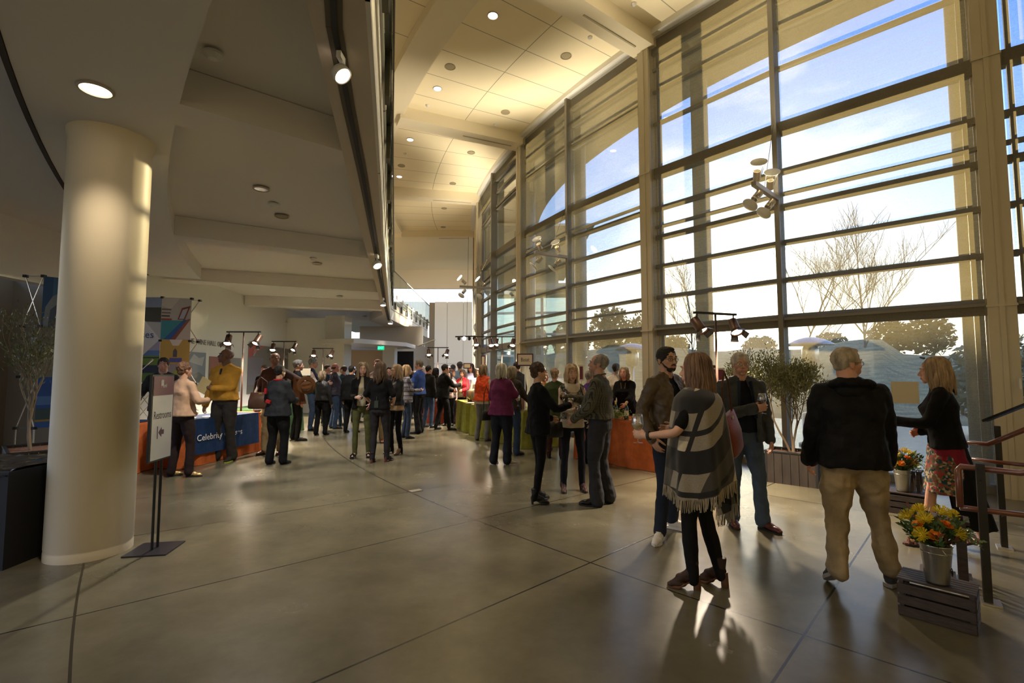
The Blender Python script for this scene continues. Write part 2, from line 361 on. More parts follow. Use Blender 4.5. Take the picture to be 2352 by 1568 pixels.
# pilaster and passage at the far left
P1=Vector((-6.85,18.2)); 
struct(MB().box((-6.62,18.4,1.85),(.75,.6,3.7),-.12).build('wall_pilaster',mat('pilaster_paint',(.60,.59,.54),.7)))
struct(MB().box((-7.9,19.0,1.85),(2.2,.2,3.7)).build('wall_back_left',M_WALL))
struct(MB().box((-5.6,22.4,3.25),(2.9,.2,.9)).build('wall_over_passage',M_PL))
struct(MB().prism([(-7.2,17.9),(-5.65,17.2),(-4.3,19.6),(-4.3,21.5),(-7.2,21.5)],2.62,2.78).build('ceiling_canopy',mat('canopy_white',(.62,.60,.56),.6)))
struct(MB().box((-5.15,20.4,1.31),(.5,.5,2.62)).build('wall_pier',mat('pilaster_paint',(.6,.59,.54),.7)))
struct(MB().box((-6.4,22.0,.95),(2.0,.1,1.3)).build('wall_passage_low',mat('dusky_wall',(.12,.08,.08),.8)))
struct(MB().box((-6.4,22.3,2.1),(2.0,.1,1.0)).build('wall_passage_amber',mat('amber_wall',(.42,.27,.11),.7)))
struct(MB().box((-4.9,20.0,1.2),(.04,.5,2.4)).build('doorway_1',M_BLACK)) if False else None
struct(MB().box((-4.72,21.4,1.25),(.72,.08,2.5)).build('doorway_1',mat('doorway_dark',(.006,.006,.006),.7)))  # near-black sheet, the dark of the open doorway put into its colour
struct(MB().box((-5.55,21.8,1.3),(.55,.08,2.6)).build('wall_blue_grey',mat('blue_grey_wall',(.16,.17,.24),.7)))
struct(MB().box((-3.0,21.9,.6),(.0001,.0001,.0001)).build('x',M_BLACK)) if False else None
# the brown wall under the far balcony
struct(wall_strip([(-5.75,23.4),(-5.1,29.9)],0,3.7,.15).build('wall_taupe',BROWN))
# ---------------- round column
def column():
    prof=[(.302,0),(.302,.06),(.300,.07),(.300,.085),(.302,.09),(.302,3.62),(.318,3.64),(.318,3.7)]
    struct(MB().lathe(prof,(-3.672,4.31,0),64,close=False).build('column',M_COLM,smooth=False)).data.polygons.foreach_set('use_smooth',[True]*(64*7))
column()
# ---------------- curved window wall
T12=[(7.85,7.91),(7.37,7.43),(6.68,6.74),(5.55,5.76),(4.87,4.96),(4.51,4.56),(4.26,4.36),(3.67,3.75),(3.04,3.12),(2.30,2.51)]
T01=[(7.77,7.84),(7.28,7.35),(7.18,7.22),(5.54,5.75),(5.07,5.11),(4.89,4.98),(4.28,4.36),(3.67,3.75),(3.05,3.12),(2.83,2.87),(2.31,2.51)]
TR=23.52
def bays():
    for k in range(-1,3):
        a0,a1=post(k),post(k+1); am=(a0+a1)/2
        T=T12 if k<=0 else T01
        fr=MB()
        for u,v in ((a0,am),(am,a1)):
            p,q=pol(TR,u),pol(TR,v)
            for z0,z1 in T+[(8.2,8.62),(0.0,.12)]+([(.92,.97)] if k==-1 else []):
                fr.bar((*p,(z0+z1)/2),(*q,(z0+z1)/2),.13 if z1-z0>.15 else .09,z1-z0)
        for a in (a0-.55,a1+.55): fr.bar(pol(TR,a,0),pol(TR,a,8.4),.05,.09,(math.cos(R_(a)),math.sin(R_(a)),0))
        w=struct(fr.build('window_%d'%(k+2),M_FRAME))
        MB().bar(pol(23.62,am,0),pol(23.62,am,8.5),.075,.22,(math.cos(R_(am)),math.sin(R_(am)),0)).build('mullion',M_FRAME,w)
        g=MB()
        for u,v in ((a0,am),(am,a1)): g.bar((*pol(TR-.03,u),4.2),(*pol(TR-.03,v),4.2),.012,8.3)
        g.build('glass',M_GLASS,w)
        if k==2: 
            s=MB(); p,q=pol(23.70,a0-.5),pol(23.70,am+.25)
            s2=MB(); s2.bar((*pol(23.70,am-.15),7.95),(*pol(23.70,a1+.4),7.95),.004,.7); s2.build('roller_shade',SHADE,w); s.b.free()
            s2=MB(); s2.bar((*pol(23.70,a0-.5),8.25),(*pol(23.70,am+.2),8.25),.004,.35); s2.build('roller_shade',SHADE,w)
            continue
        for i,(u,v) in enumerate(((a0-.36,am+.12),(am-.07,a1+.36))):
            zb=.12 if k!=-1 else .12
            MB().poly([(*pol(23.71,u),zb),(*pol(23.71,v),zb),(*pol(23.71,v),8.45),(*pol(23.71,u),8.45)]).build('roller_shade',SHADE,w)
            MB().bar((*pol(23.71,u),2.42),(*pol(23.71,v),2.42),.05,.04).build('hem_bar',M_FRAME,w)
    for k in range(-1,5):
        a=post(k); p=Vector(pol(23.60,a)); d=Vector((math.cos(R_(a)),math.sin(R_(a)))); n=Vector((-d.y,d.x))
        b=MB(); rz=math.atan2(d.y,d.x)
        b.box((*p,4.2),(.20,.20,8.4),rz); b.box((*(p+d*.13),4.2),(.035,.265,8.4),rz); b.box((*(p-d*.12),4.2),(.03,.29,8.4),rz)
        b.box((*(p+d*.155),4.2),(.02,.05,8.4),rz)
        for z in (2.4,5.65): b.box((*(p+d*.15),z),(.05,.285,.03),rz)
        struct(b.build('window_post',mat('post_paint_beige',(.56,.50,.37),.45)))
bays()
# wall of the missing bay behind the partition: solid infill
struct(MB().bar((*pol(23.6,post(3)),6.9),(*pol(23.6,post(4)),6.9),.2,3.4).build('wall_right_far',FARW))
fb=MB()
for u in (post(3),post(3)-6.1): 
    for z in (1.0,2.4,3.6,5.0): fb.bar((*pol(23.6,u),z),(*pol(23.6,u-6.1),z),.08,.1)
struct(fb.build('window_5',M_FRAME))
struct(wall_strip([(10.5,3.4),(10.9,-3),(-7.5,-3)],0,9,.2).build('wall_rear',M_PL))
struct(MB().box((-9.3,14,6.6),(.2,34,5)).build('wall_upper_left',FARW))
# ---------------- outside
CONC=mat('patio_concrete',(.50,.40,.27),.8,noise_=.15,nscale=3)
struct(MB().box((60,70,-.12),(320,300,.1)).build('ground_outside',mat('dry_grass_ground',(.18,.17,.08),.9,noise_=.3,nscale=.6)))
struct(MB().sector(5,23.6,178,262,-.06,-.01,40).build('patio_paving',CONC))
struct(MB().sector(20.5,23.35,176,250,8.92,9.35,50).build('roof_overhang',mat('overhang_soffit',(.60,.52,.38),.8)))
struct(MB().sector(23.3,35,176,250,9.1,9.4,50).box((-6,10,9.25),(10,42,.3)).build('roof',mat('roof_grey',(.3,.3,.3),.8)))
for k in range(-1,5):
    a=post(k)-.3; struct(MB().lathe([(.19,0),(.19,8.95)],(*pol(21.5,a),0),28).build('column_outside',mat('outside_column',(.5,.46,.38),.7),smooth=True))
def bare_tree(x,y,h,seed,label,leafy=0,spread=.45,thick=.115):
    rnd=random.Random(seed); b=MB()
    def br(p,d,l,r,dep):
        pts=[p]; q=p.copy(); dd=d.copy()
        for i in range(4):
            dd=(dd+Vector((rnd.uniform(-1,1),rnd.uniform(-1,1),rnd.uniform(-.3,.5)))*.13).normalized(); q=q+dd*l/4; pts.append(q.copy())
        b.tube(pts,[r*(1-.13*i) for i in range(5)],6 if dep<2 else 3,cap=False)
        if dep>=5 or r<.004: return
        for i in range(rnd.choice((3,3,4)) if dep<4 else 4):
            t=rnd.uniform(.35,1); k=min(3,int(t*4)); s=pts[k].lerp(pts[k+1],t*4-k)
            ax=Vector((rnd.uniform(-1,1),rnd.uniform(-1,1),rnd.uniform(-.1,.4)))
            nd=(dd*(1-spread)+ax.normalized()*spread+Vector((0,0,.22))).normalized()
            br(s,nd,l*rnd.uniform(.55,.75),r*.52,dep+1)
        br(pts[-1],dd,l*.7,r*.72,dep+1)
    br(Vector((0,0,0)),Vector((0,0,1)),h*.34,thick,0)
    o=b.build('bare_tree',mat('bark_grey_brown',(.13,.105,.08),.9),loc=(x,y,0)); tag(o,label,'tree'); return o
p=dp_(1985,800,34); bare_tree(p.x,p.y,14.2,4,'tall bare winter tree with wide crown, seen through the shade between mullion and large post')
p=dp_(1835,800,40); bare_tree(p.x,p.y,16,9,'slim bare winter tree just right of the mullion behind the patio heater')
p=dp_(1595,800,42); bare_tree(p.x,p.y,12.4,21,'small bare winter tree seen left of the sun')
p=dp_(1445,800,60); bare_tree(p.x,p.y,7.5,33,'distant bare tree low on the horizon behind the grey haired man')
def leafball(name,x,y,r,h,seed,label,cat,n=900,col=(.07,.075,.025),z0=0):
    rnd=random.Random(seed); b=MB()
    for i in range(n):
        u=Vector((rnd.gauss(0,1),rnd.gauss(0,1),rnd.gauss(0,1))).normalized()*(rnd.random()**.35)
        c=Vector((u.x*r,u.y*r,z0+h*.5+u.z*h*.5)); s=r*(.11 if n==1500 else .07)*rnd.uniform(.6,1.4)
        a=Vector((rnd.uniform(-1,1),rnd.uniform(-1,1),rnd.uniform(-1,1))).normalized()*s; d=a.orthogonal().normalized()*s*.7
        b.poly([c-a,c-d,c+a,c+d])
    o=b.build(name,mat('foliage_%d'%int(col[0]*1000),col,.8),loc=(x,y,0),normals=False); return tag(o,label,cat)
for i,(px,d,r,h,lab) in enumerate(((1225,52,1.7,3.6,'far dark evergreen tree at the left end of the hill'),(1312,53,2.2,4.2,'far rounded tree on the hill above the scarf wearer'),(1402,52,2.2,6.0,'tallest rounded evergreen tree on the hill near the post'),(1468,50,1.4,4.8,'evergreen tree touching the left side of the large post'),(2045,46,1.9,3.6,'dark evergreen tree on the hill, left of the other'),(2135,44,1.9,3.9,'dark evergreen tree on the hill at the right'),(1905,52,1.9,2.9,'low evergreen beside the foot of the tall bare tree'),(1550,54,1.6,2.8,'hazy low tree left of the sun'),(1745,54,1.8,2.7,'hazy low tree right of the sun'))):
    p=dp_(px,800,d); o=leafball('evergreen_tree',p.x,p.y,r,h,50+i,lab,'tree',1500); o.location.z=3.0
hb=MB(); NU,NV=60,12; rows=[]
for i in range(NU+1):
    a=R_(-24+90*i/NU); row=[]
    for j in range(NV+1):
        t=j/NV; d=17+38*t; z=-.08+4.1*t*t*(3-2*t)+1.1*noise.noise(Vector((math.sin(a)*9,math.cos(a)*9,t*2)))*t
        if a>R_(38): z*=.75
        row.append(hb.b.verts.new((math.sin(a)*d,math.cos(a)*d,z)))
    rows.append(row)
for A,B in zip(rows,rows[1:]):
    for j in range(NV): hb.b.faces.new((A[j],A[j+1],B[j+1],B[j]))
struct(hb.build('hill_bank',mat('dry_hill_grass',(.34,.25,.09),.95,noise_=.45,nscale=1.2,bump=.8,bscale=3),smooth=True))
p=dp_(2330,830,13); leafball('garden_shrub',p.x,p.y,1.6,2.6,77,'leafy sunlit shrub outside the window right of the large post','shrub',2600,(.20,.22,.10))
def heater(x,y,label):
    r=empty('patio_heater',(x,y,0)); tag(r,label,'patio heater','patio heaters outside the windows')
    MB().lathe([(.46,2.14),(.44,2.17),(.28,2.26),(.12,2.31),(.02,2.32)],n=28).build('reflector',mat('heater_steel',(.55,.52,.46),.35,.8),r,smooth=True)
    MB().lathe([(.10,1.72),(.16,1.78),(.16,2.05),(.12,2.14)],n=20).build('burner',M_CHROME,r,smooth=True)
    MB().lathe([(.045,.7),(.045,1.75)],n=14).build('pole',M_CHROME,r,smooth=True)
    MB().lathe([(.28,0),(.28,.05),(.2,.08),(.2,.68),(.05,.74)],n=24).build('base',mat('heater_steel',(.55,.52,.46),.35,.8),r,smooth=True)
p=dp_(1452,830,12.6); heater(p.x,p.y,'patio heater outside, behind the tall bald grey haired man')
p=dp_(1862,830,10.4); heater(p.x,p.y,'patio heater outside, behind the olive tree in the box')
# glazed wing outside, seen through the clear bay
wg=empty('glazed_wing',(-1.3,27.2,0)); tag(wg,'pale glass walled wing of the building outside the clear window bay','building')
b=MB()
for i in range(4): b.box((i*1.5,0,3.0),(.16,.16,6.0))
for z in (.1,1.2,2.5,3.7,4.9,6.0): b.box((2.2,0,z),(4.6,.14,.12))
b.build('frame',mat('wing_frame_white',(.7,.72,.70),.5),wg)
MB().box((2.2,.1,3),(4.5,.03,5.9)).build('glazing',glassmat('wing_glass',(.82,.93,.90),.15),wg)
MB().box((2.2,1,6.3),(5,3,.35)).build('roof',mat('wing_frame_white',(.7,.72,.7),.5),wg)
wg.rotation_euler[2]=-.1
# ---------------- ceiling fixtures
M_LAMP=mat('lamp_lens_lit',(1,.9,.8),.4,emit=((1,.80,.66),5)); M_RIM=mat('fixture_rim',(.5,.45,.36),.5); M_SPK=mat('speaker_grille',(.36,.31,.2),.7)
def disc(kind,x,y,z,label,r=.1,lit=False):
    p=gp(x,y,z); b=MB().lathe([(r,0),(r*1.05,-.012),(r*.9,-.02),(r*.82,-.008)],n=24)
    g={'downlight':'downlights in the ceilings','ceiling_speaker':'round speakers in the ceilings','sprinkler':'small sprinklers and detectors in the ceilings'}[kind]
    if kind=='sprinkler': b.b.free(); b=MB().lathe([(r,0),(r,-.02),(r*.5,-.05),(r*.3,-.055)],n=16)
    o=b.build(kind,{'downlight':M_RIM,'ceiling_speaker':M_SPK,'sprinkler':M_WMETAL}[kind],loc=p); tag(o,label,kind.replace('_',' '),g)
    if kind=='downlight':
        MB().lathe([(r*.82,-.012),(r*.1,-.0125)],n=24).build('lens',M_LAMP if lit else mat('downlight_reflector',(.8,.78,.72),.15,.8),o)
    return o
disc('downlight',220,203,3.7,'large lit downlight in the low ceiling above the round column',.11,True)
for x,y,l in ((600,433,'faceted downlight just past the near beam'),(683,543,'downlight in the low ceiling, second past the near beam'),(728,605,'downlight in the low ceiling, third past the near beam'),(780,680,'downlight in the low ceiling near the far beam'),(838,726,'small downlight beyond the far beam'),(773,666,'downlight between the middle and far beams')):
    disc('downlight',x,y,4.0,l,.10,False)
for x,y,l in ((490,122,'shallow detector disc in the near dark ceiling bay'),(628,468,'small detector between two low downlights'),(720,592,'small detector beside the third low downlight')):
    disc('sprinkler',x,y,4.0,l,.07)
for x,y,l in ((647,496,'round speaker in the low ceiling'),(858,707,'dark round speaker near the track end in the low ceiling')): disc('ceiling_speaker',x,y,4.0,l,.10)
for x,y,l in ((1132,35,'lit downlight in the high ceiling nearest the top edge'),(1005,203,'lit downlight in the high ceiling beside the first far beam'),(942,320,'lit downlight in the high ceiling second bay'),(917,405,'lit downlight in the high ceiling close to the balustrade')): disc('downlight',x,y,8.62,l,.11,True)
for x,y,l in ((1300,128,'round speaker in the high ceiling nearest the windows'),(1034,153,'round speaker in the high ceiling near the balcony side'),(1161,257,'round speaker in the high ceiling before the second beam'),(1082,350,'round speaker in the high ceiling second bay, nearer one'),(1040,421,'round speaker in the high ceiling second bay, farther one'),(922,380,'round speaker in the high ceiling right beside the balustrade'),(1020,478,'round speaker in the high ceiling third bay'),(1018,521,'round speaker in the high ceiling third bay, farther one')): disc('ceiling_speaker',x,y,8.62,l,.12)
for x,y,l in ((1355,85,'tiny sprinkler in the high ceiling near the window beam'),(982,241,'tiny sprinkler at the balcony side of the first high bay'),(1137,286,'tiny sprinkler ahead of the second high beam'),(956,292,'tiny sprinkler in the second high bay'),(930,352,'camera dome in the second high bay'),(1456,8,'tiny sprinkler in the nearest high bay')): disc('sprinkler',x,y,8.62,l,.05)
# lamps for the lit downlights, plus added ones at unlit low downlights
def spot(loc,e,size=R_(110),col=(1,.82,.62),aim=None,r=.06):
    l=bpy.data.lights.new('lamp_light','SPOT'); l.energy=e; l.spot_size=size; l.spot_blend=.7; l.color=col; l.shadow_soft_size=r
    o=bpy.data.objects.new('lamp_light',l); COL.objects.link(o); o.location=loc
    if aim is not None: o.rotation_euler=(Vector(aim)-Vector(loc)).to_track_quat('-Z','Y').to_euler()
    return o
p=gp(220,203,3.7); spot((p.x,p.y,3.66),38)
for x,y in ((600,433),(683,543),(728,605),(780,680)): p=gp(x,y,4.0); spot((p.x,p.y,3.96),170,col=(1,.92,.82))  # fill lamps added below four downlights whose lenses are unlit
for x,y in ((1132,35),(1005,203),(942,320),(917,405)): p=gp(x,y,8.62); spot((p.x,p.y,8.55),160,R_(80))
# ---------------- track in the balcony soffit with spotlights
TRK=[gp(764,-40,3.7),gp(768,61,3.7),gp(800,240,3.7),gp(833,400,3.7),gp(862,560,3.7),gp(885,700,3.7),gp(893,735,3.7)]
def track():
    r=empty('track_rail',(TRK[1].x,TRK[1].y,3.7)); tag(r,'long black lighting track recessed in the balcony soffit','track')
    o=Vector(r.location); b=MB(); c=MB()
    for p,q in zip(TRK,TRK[1:]):
        b.bar(p-o+Vector((0,0,-.004)),q-o+Vector((0,0,-.004)),.10,.01); c.bar(p-o+Vector((0,0,-.012)),q-o+Vector((0,0,-.012)),.035,.014)
    b.build('recess',mat('track_recess_brown',(.10,.08,.05),.6),r); c.build('channel',M_BLACK,r)
track()
def track_spot(p,aim,label,s=1.0,e=25):
    r=empty('track_spotlight',p); tag(r,label,'spotlight','spotlights on the balcony soffit track')
    MB().box((0,0,-.035*s),(.05*s,.14*s,.07*s)).build('adapter',M_WMETAL,r)
    MB().tube([(0,0,-.06*s),(0,0,-.16*s)],.014*s,8).tube([(-.05*s,0,-.2*s),(-.05*s,0,-.15*s),(.05*s,0,-.15*s),(.05*s,0,-.2*s)],.008*s,6).build('yoke',M_WMETAL,r)
    d=Vector(aim).normalized(); M=Matrix.Translation((0,0,-.21*s))@d.to_track_quat('Z','Y').to_matrix().to_4x4()
    MB().lathe([(.02*s,-.09*s),(.045*s,-.08*s),(.05*s,-.04*s),(.095*s,-.03*s),(.10*s,.05*s),(.09*s,.055*s),(.085*s,.03*s)],M=M,n=24,close=False).build('lamp_head',M_WMETAL,r,smooth=True)
    MB().lathe([(.085*s,.03*s),(.001,.035*s)],M=M,n=24,close=False).build('lens',M_LAMP,r)
    q=Vector(p)+M@Vector((0,0,.1*s)); spot(q,e,R_(70),aim=q+d)
track_spot(gp(783,125,3.68),(.45,-.1,-.6),'nearest white spotlight on the balcony soffit track, tilted outward',.62)
track_spot(gp(866,585,3.68),(.4,-.3,-.7),'second white spotlight along the balcony track, midway',.85)
track_spot(gp(880,684,3.68),(.1,-.2,-.9),'third white spotlight along the balcony track, hanging straight down',.85)
track_spot(gp(897,728,3.68),(0,-.2,-.9),'fourth white spotlight at the bend of the balcony')
track_spot(gp(955,757,3.68),(0,-.2,-.9),'farthest white spotlight under the balcony beyond the bend',1.1)
# ---------------- bars with four uplight heads, braced to the mullions
CFE=330
def cross_fixture(a,z,L,label,s=1.0,flip=1):
    w=Vector(pol(23.72,a,z)); d=Vector((math.cos(R_(a)),math.sin(R_(a)),0)); n=Vector((-d.y,d.x,0))
    r=empty('hanging_spot_bar',w); tag(r,label,'light fixture','spotlight bars braced off the window mullions')
    MB().bar(d*0,d*L,.07*s,.07*s).build('bar',mat('fixture_grey_brown',(.32,.28,.22),.4,.4),r)
    MB().tube([d*L*.55+Vector((0,0,.03)),Vector((0,0,1.25))+d*.02],.004,5).build('cable',M_DARK,r)
    for t in (.28,.85):
        for u in (1,-1):
            base=d*L*t+Vector((0,0,.05*u)); hd=(d*.55*(1 if u>0 else .8)+n*.25*u*flip+Vector((0,0,.55*u))).normalized()
            c=base+Vector((0,0,.10*u)); M=Matrix.Translation(c)@hd.to_track_quat('Z','Y').to_matrix().to_4x4()
            h=MB().tube([base,c],.013,6).lathe([(.03,-.07),(.055,-.06),(.055,.09),(.045,.09),(.04,.03)],M=M,n=18).build('spot_head',mat('spot_nickel',(.52,.46,.35),.35,.6),r,smooth=False)
            D=M@Matrix.Translation((.02,0,.22)); MB().lathe([(.001,.0),(.115,.004),(.118,.012),(.001,.035)],M=D,n=24,close=False).build('diffuser',mat('opal_diffuser',(.85,.85,.80),.4),h,smooth=True)
            if u>0: spot(w+M@Vector((0,0,.12)),CFE,R_(110),(1,.86,.62),aim=w+M@Vector((0,0,.12))+Vector((hd.x*.9,hd.y*.9,1)))
            MB().tube([M@Vector((.055,0,0)),D@Vector((.09,0,0))],.004,5).tube([M@Vector((.045,.03,0)),D@Vector((.08,.03,0))],.004,5).build('wire_arm',M_DARK,h)
cross_fixture((post(0)+post(1))/2,4.42,.95,'four headed spotlight bar hanging off the mullion right of the sun')
cross_fixture((post(1)+post(2))/2,4.42,.95,'four headed spotlight bar in front of the middle window bay')
cross_fixture((post(2)+post(3))/2,4.45,1.1,'four headed spotlight bar at the far clear window bay',flip=-1)
p=dp_(1072,773,19); r=empty('hanging_spot_bar',p); tag(r,'small dark spotlight bar in front of the white far partition','light fixture')
MB().bar((-.45,0,0),(.4,0,.02),.05,.05).tube([(0,0,0),(.05,0,4)],.006,4).build('bar',M_DARK,r)
spot((p.x-.1,p.y+.1,p.z),420,R_(62),(1,.93,.84),aim=(-3.6,29.8,3.2))
for x in (-.3,-.1,.1,.3): MB().ell((x,0,-.07),(.07,.07,.08),nu=10,nv=6).build('spot_head',M_LAMP if x==-.1 else M_DARK,r)
# ---------------- T shaped light stands
def tstand(x,ytop,d,label,yaw=0,w=.72):
    p=dp_(x,ytop,d); h=p.z; r=empty('light_stand',(p.x,p.y,0),yaw); tag(r,label,'light stand','T shaped light stands around the hall')
    MB().tube([(0,0,.05),(0,0,h)],[.02,.014],8).build('pole',mat('stand_bronze',(.09,.05,.035),.45,.5),r,smooth=True)
    MB().bar((-w/2,0,h),(w/2,0,h),.035,.03).build('crossbar',M_DARK,r)
    MB().box((0,0,.02),(.5,.06,.04)).box((0,0,.02),(.06,.5,.04)).build('base',M_DARK,r)
    for sx in (-1,1):
        M=Matrix.Translation((sx*(w/2-.05),-.02,h-.17))@Vector((sx*-.15,-.5,-.75)).normalized().to_track_quat('Z','Y').to_matrix().to_4x4()
        hd=MB().lathe([(.02,-.12),(.06,-.11),(.065,.06),(.09,.11),(.075,.11),(.06,.05)],M=M,n=16,close=False).tube([(sx*(w/2-.05),0,h),(sx*(w/2-.05),0,h-.07)],.01,6).build('lamp_head',mat('copper_black',(.10,.05,.03),.4,.6),r,smooth=True)
        for k in range(4):
            A=M@Matrix.Rotation(k*pi/2,4,'Z'); MB().poly([A@Vector((.08,-.05,.10)),A@Vector((.08,.05,.10)),A@Vector((.13,.06,.17)),A@Vector((.13,-.06,.17))]).build('barn_door',M_DARK,hd)
        MB().lathe([(.07,.09),(.001,.10)],M=M,n=16,close=False).build('lens',mat('stand_lens_lit',(1,.9,.8),.3,emit=((1,.72,.52),6)),hd)
        q=Matrix.Translation((p.x,p.y,0))@Matrix.Rotation(yaw,4,'Z')@M@Vector((0,0,.16)); spot(q,110,R_(115),aim=q+Vector((0,-.3,-1)))
tstand(560,762,10.2,'light stand behind the mustard sweater, nearest of the left row')
tstand(653,784,13.9,'light stand in the middle of the left row beside the grey poster')
tstand(800-58,800,16.6,'farthest light stand of the left row by the pilaster')
tstand(1006,798,16.5,'light stand in front of the white far partition')
tstand(1117,773,14.5,'left one of the pair of light stands at the clear window bay')
tstand(1153,773,13.6,'right one of the pair of light stands at the clear window bay')
tstand(1643,720,6.55,'light stand silhouetted against the sun',.35)
# ================= people
SKL={}
def skin(c): 
    k='skin_%02d%02d%02d'%tuple(int(v*99) for v in c)
    if k not in MATS:
        m=mat(k,c,.5,noise_=.10,nscale=14); m.node_tree.nodes['Principled BSDF'].inputs['Subsurface Weight'].default_value=.06
    return MATS[k]
def cloth(c,rough=.85,kind='plain',name=None):
    k=name or '%s_cloth_%02d%02d%02d'%((kind,)+tuple(int(v*99) for v in c))
    if k in MATS: return MATS[k]
    m=mat(k,c,rough,noise_=.18,nscale=9,bump=.25,bscale=90,spec=.32 if kind=='leather' else .18); t=m.node_tree; b=t.nodes['Principled BSDF']; L=t.links.new
    if kind in('plaid','check','stripe','print','fur'):
        g=N(t,'ShaderNodeTexCoord'); sp=N(t,'ShaderNodeSeparateXYZ'); L(g.outputs['Object'],sp.inputs[0])
        def M(op,a,v):
            n=N(t,'ShaderNodeMath',operation=op); L(a,n.inputs[0]); n.inputs[1].default_value=v; return n.outputs[0]
        per=.018 if kind=='check' else (.10 if kind=='plaid' else .05)
        base=[n for n in t.nodes if n.type=='MIX_RGB'][0].outputs[0]
        if kind in('print','fur'):
            n=N(t,'ShaderNodeTexVoronoi',ins={'Scale':55}); L(g.outputs['Object'],n.inputs[0])
            rp=N(t,'ShaderNodeValToRGB'); rp.color_ramp.interpolation='CONSTANT'; e=rp.color_ramp.elements; e[0].color=(*c,1); e[1].position=.75; e[1].color=(.02,.06,.07,1)
            a=e.new(.35); a.color=(.30,.05,.045,1) if kind=='print' else (.10,.075,.055,1); a=e.new(.55); a.color=(.36,.30,.18,1) if kind=='print' else (.34,.28,.20,1)
            sx=N(t,'ShaderNodeSeparateXYZ'); L(n.outputs['Color'],sx.inputs[0]); L(sx.outputs[0],rp.inputs[0]); L(rp.outputs[0],b.inputs['Base Color'])
        else:
            out=base
            for ax,w in ((0,.28),(2,.28)) if kind!='stripe' else ((0,.4),):
                f=M('LESS_THAN',M('FRACT',M('DIVIDE',M('ADD',sp.outputs[ax],5.0),per),0),w)
                mx=N(t,'ShaderNodeMixRGB',blend_type='MULTIPLY' if kind!='stripe' else 'MIX',ins={2:(.35,.35,.4,1) if kind!='stripe' else (.42,.34,.18,1)}); L(f,mx.inputs[0]); L(out,mx.inputs[1]); out=mx.outputs[0]
            L(out,b.inputs['Base Color'])
    return m
def leather(c,rough=.42): return cloth(c,rough,'leather')
_tex={}
def remesh(b,name,m,vox,smooth=3,disp=0,parent=None,dsize=.12,drop=None,thick=0):
    me=bpy.data.meshes.new(name); b.b.to_mesh(me); b.b.free()
    o=bpy.data.objects.new(name,me); COL.objects.link(o)
    r=o.modifiers.new('r','REMESH'); r.mode='VOXEL'; r.voxel_size=vox; r.use_smooth_shade=True
    if smooth: s=o.modifiers.new('s','SMOOTH'); s.iterations=smooth; s.factor=.5
    if disp:
        if dsize not in _tex: x=bpy.data.textures.new('folds%g'%dsize,'CLOUDS'); x.noise_scale=dsize; x.noise_depth=1; _tex[dsize]=x
        d=o.modifiers.new('d','DISPLACE'); d.texture=_tex[dsize]; d.strength=disp; d.mid_level=.5; d.texture_coords='LOCAL'
    bpy.context.view_layer.update(); dg=bpy.context.evaluated_depsgraph_get()
    ev=o.evaluated_get(dg); me2=bpy.data.meshes.new_from_object(ev); o.modifiers.clear(); o.data=me2; bpy.data.meshes.remove(me)
    if drop is not None:
        bb=bmesh.new(); bb.from_mesh(me2); bmesh.ops.delete(bb,geom=[v for v in bb.verts if drop(v.co)],context='VERTS')
        if thick: bmesh.ops.solidify(bb,geom=bb.faces[:],thickness=thick)
        bb.to_mesh(me2); bb.free()
    me2.materials.clear()
    for x in (m if isinstance(m,(list,tuple)) else [m]): me2.materials.append(x)
    me2.polygons.foreach_set('use_smooth',[True]*len(me2.polygons))
    me2.name=name
    if parent is not None: o.parent=parent
    return o
def loft(b,rings,n=20,mi=0):                        # rings: (z,rx,ry,yoff[,xoff]) -> closed body, superellipse section
    R=[]
    for r in rings:
        z,rx,ry,yo=r[:4]; xo=r[4] if len(r)>4 else 0; row=[]
        for k in range(n):
            a=2*pi*k/n; c,s=math.cos(a),math.sin(a); e=.82
            row.append(b.b.verts.new(b.T@Vector((xo+rx*math.copysign(abs(c)**e,c),yo+ry*math.copysign(abs(s)**e,s),z))))
        R.append(row)
    for A,B in zip(R,R[1:]):
        for k in range(n): b.b.faces.new((A[k],A[(k+1)%n],B[(k+1)%n],B[k]))
    b.b.faces.new(R[0][::-1]); b.b.faces.new(R[-1])
def limb(b,pts,rs,n=12):
    b.tube(pts,rs,n); b.ell(pts[0],(rs[0],)*3,nu=10,nv=6); b.ell(pts[-1],(rs[-1],)*3,nu=10,nv=6)
def limbs(b,pts,rs,n=12):
    pts=[Vector(p) for p in pts]; P=[];Q=[]
    for i in range(len(pts)-1):
        for k in range(4):
            t=k/4; P.append(pts[i].lerp(pts[i+1],t)); Q.append(rs[i]+(rs[i+1]-rs[i])*t)
    P.append(pts[-1]);Q.append(rs[-1])
    for _ in range(2):
        for i in range(1,len(P)-1): P[i]=P[i]*.6+(P[i-1]+P[i+1])*.2
    limb(b,P,Q,n)
def ik(a,t,l1,l2,hint):
    a,t=Vector(a),Vector(t); d=t-a; L=d.length
    if L>l1+l2-.004: t=a+d*((l1+l2-.004)/L); d=t-a; L=d.length
    c=max(-1,min(1,(l1*l1+L*L-l2*l2)/(2*l1*L))); u=d.normalized(); h=Vector(hint); h=(h-u*h.dot(u)).normalized()
    return a+u*l1*c+h*l1*math.sqrt(1-c*c),t
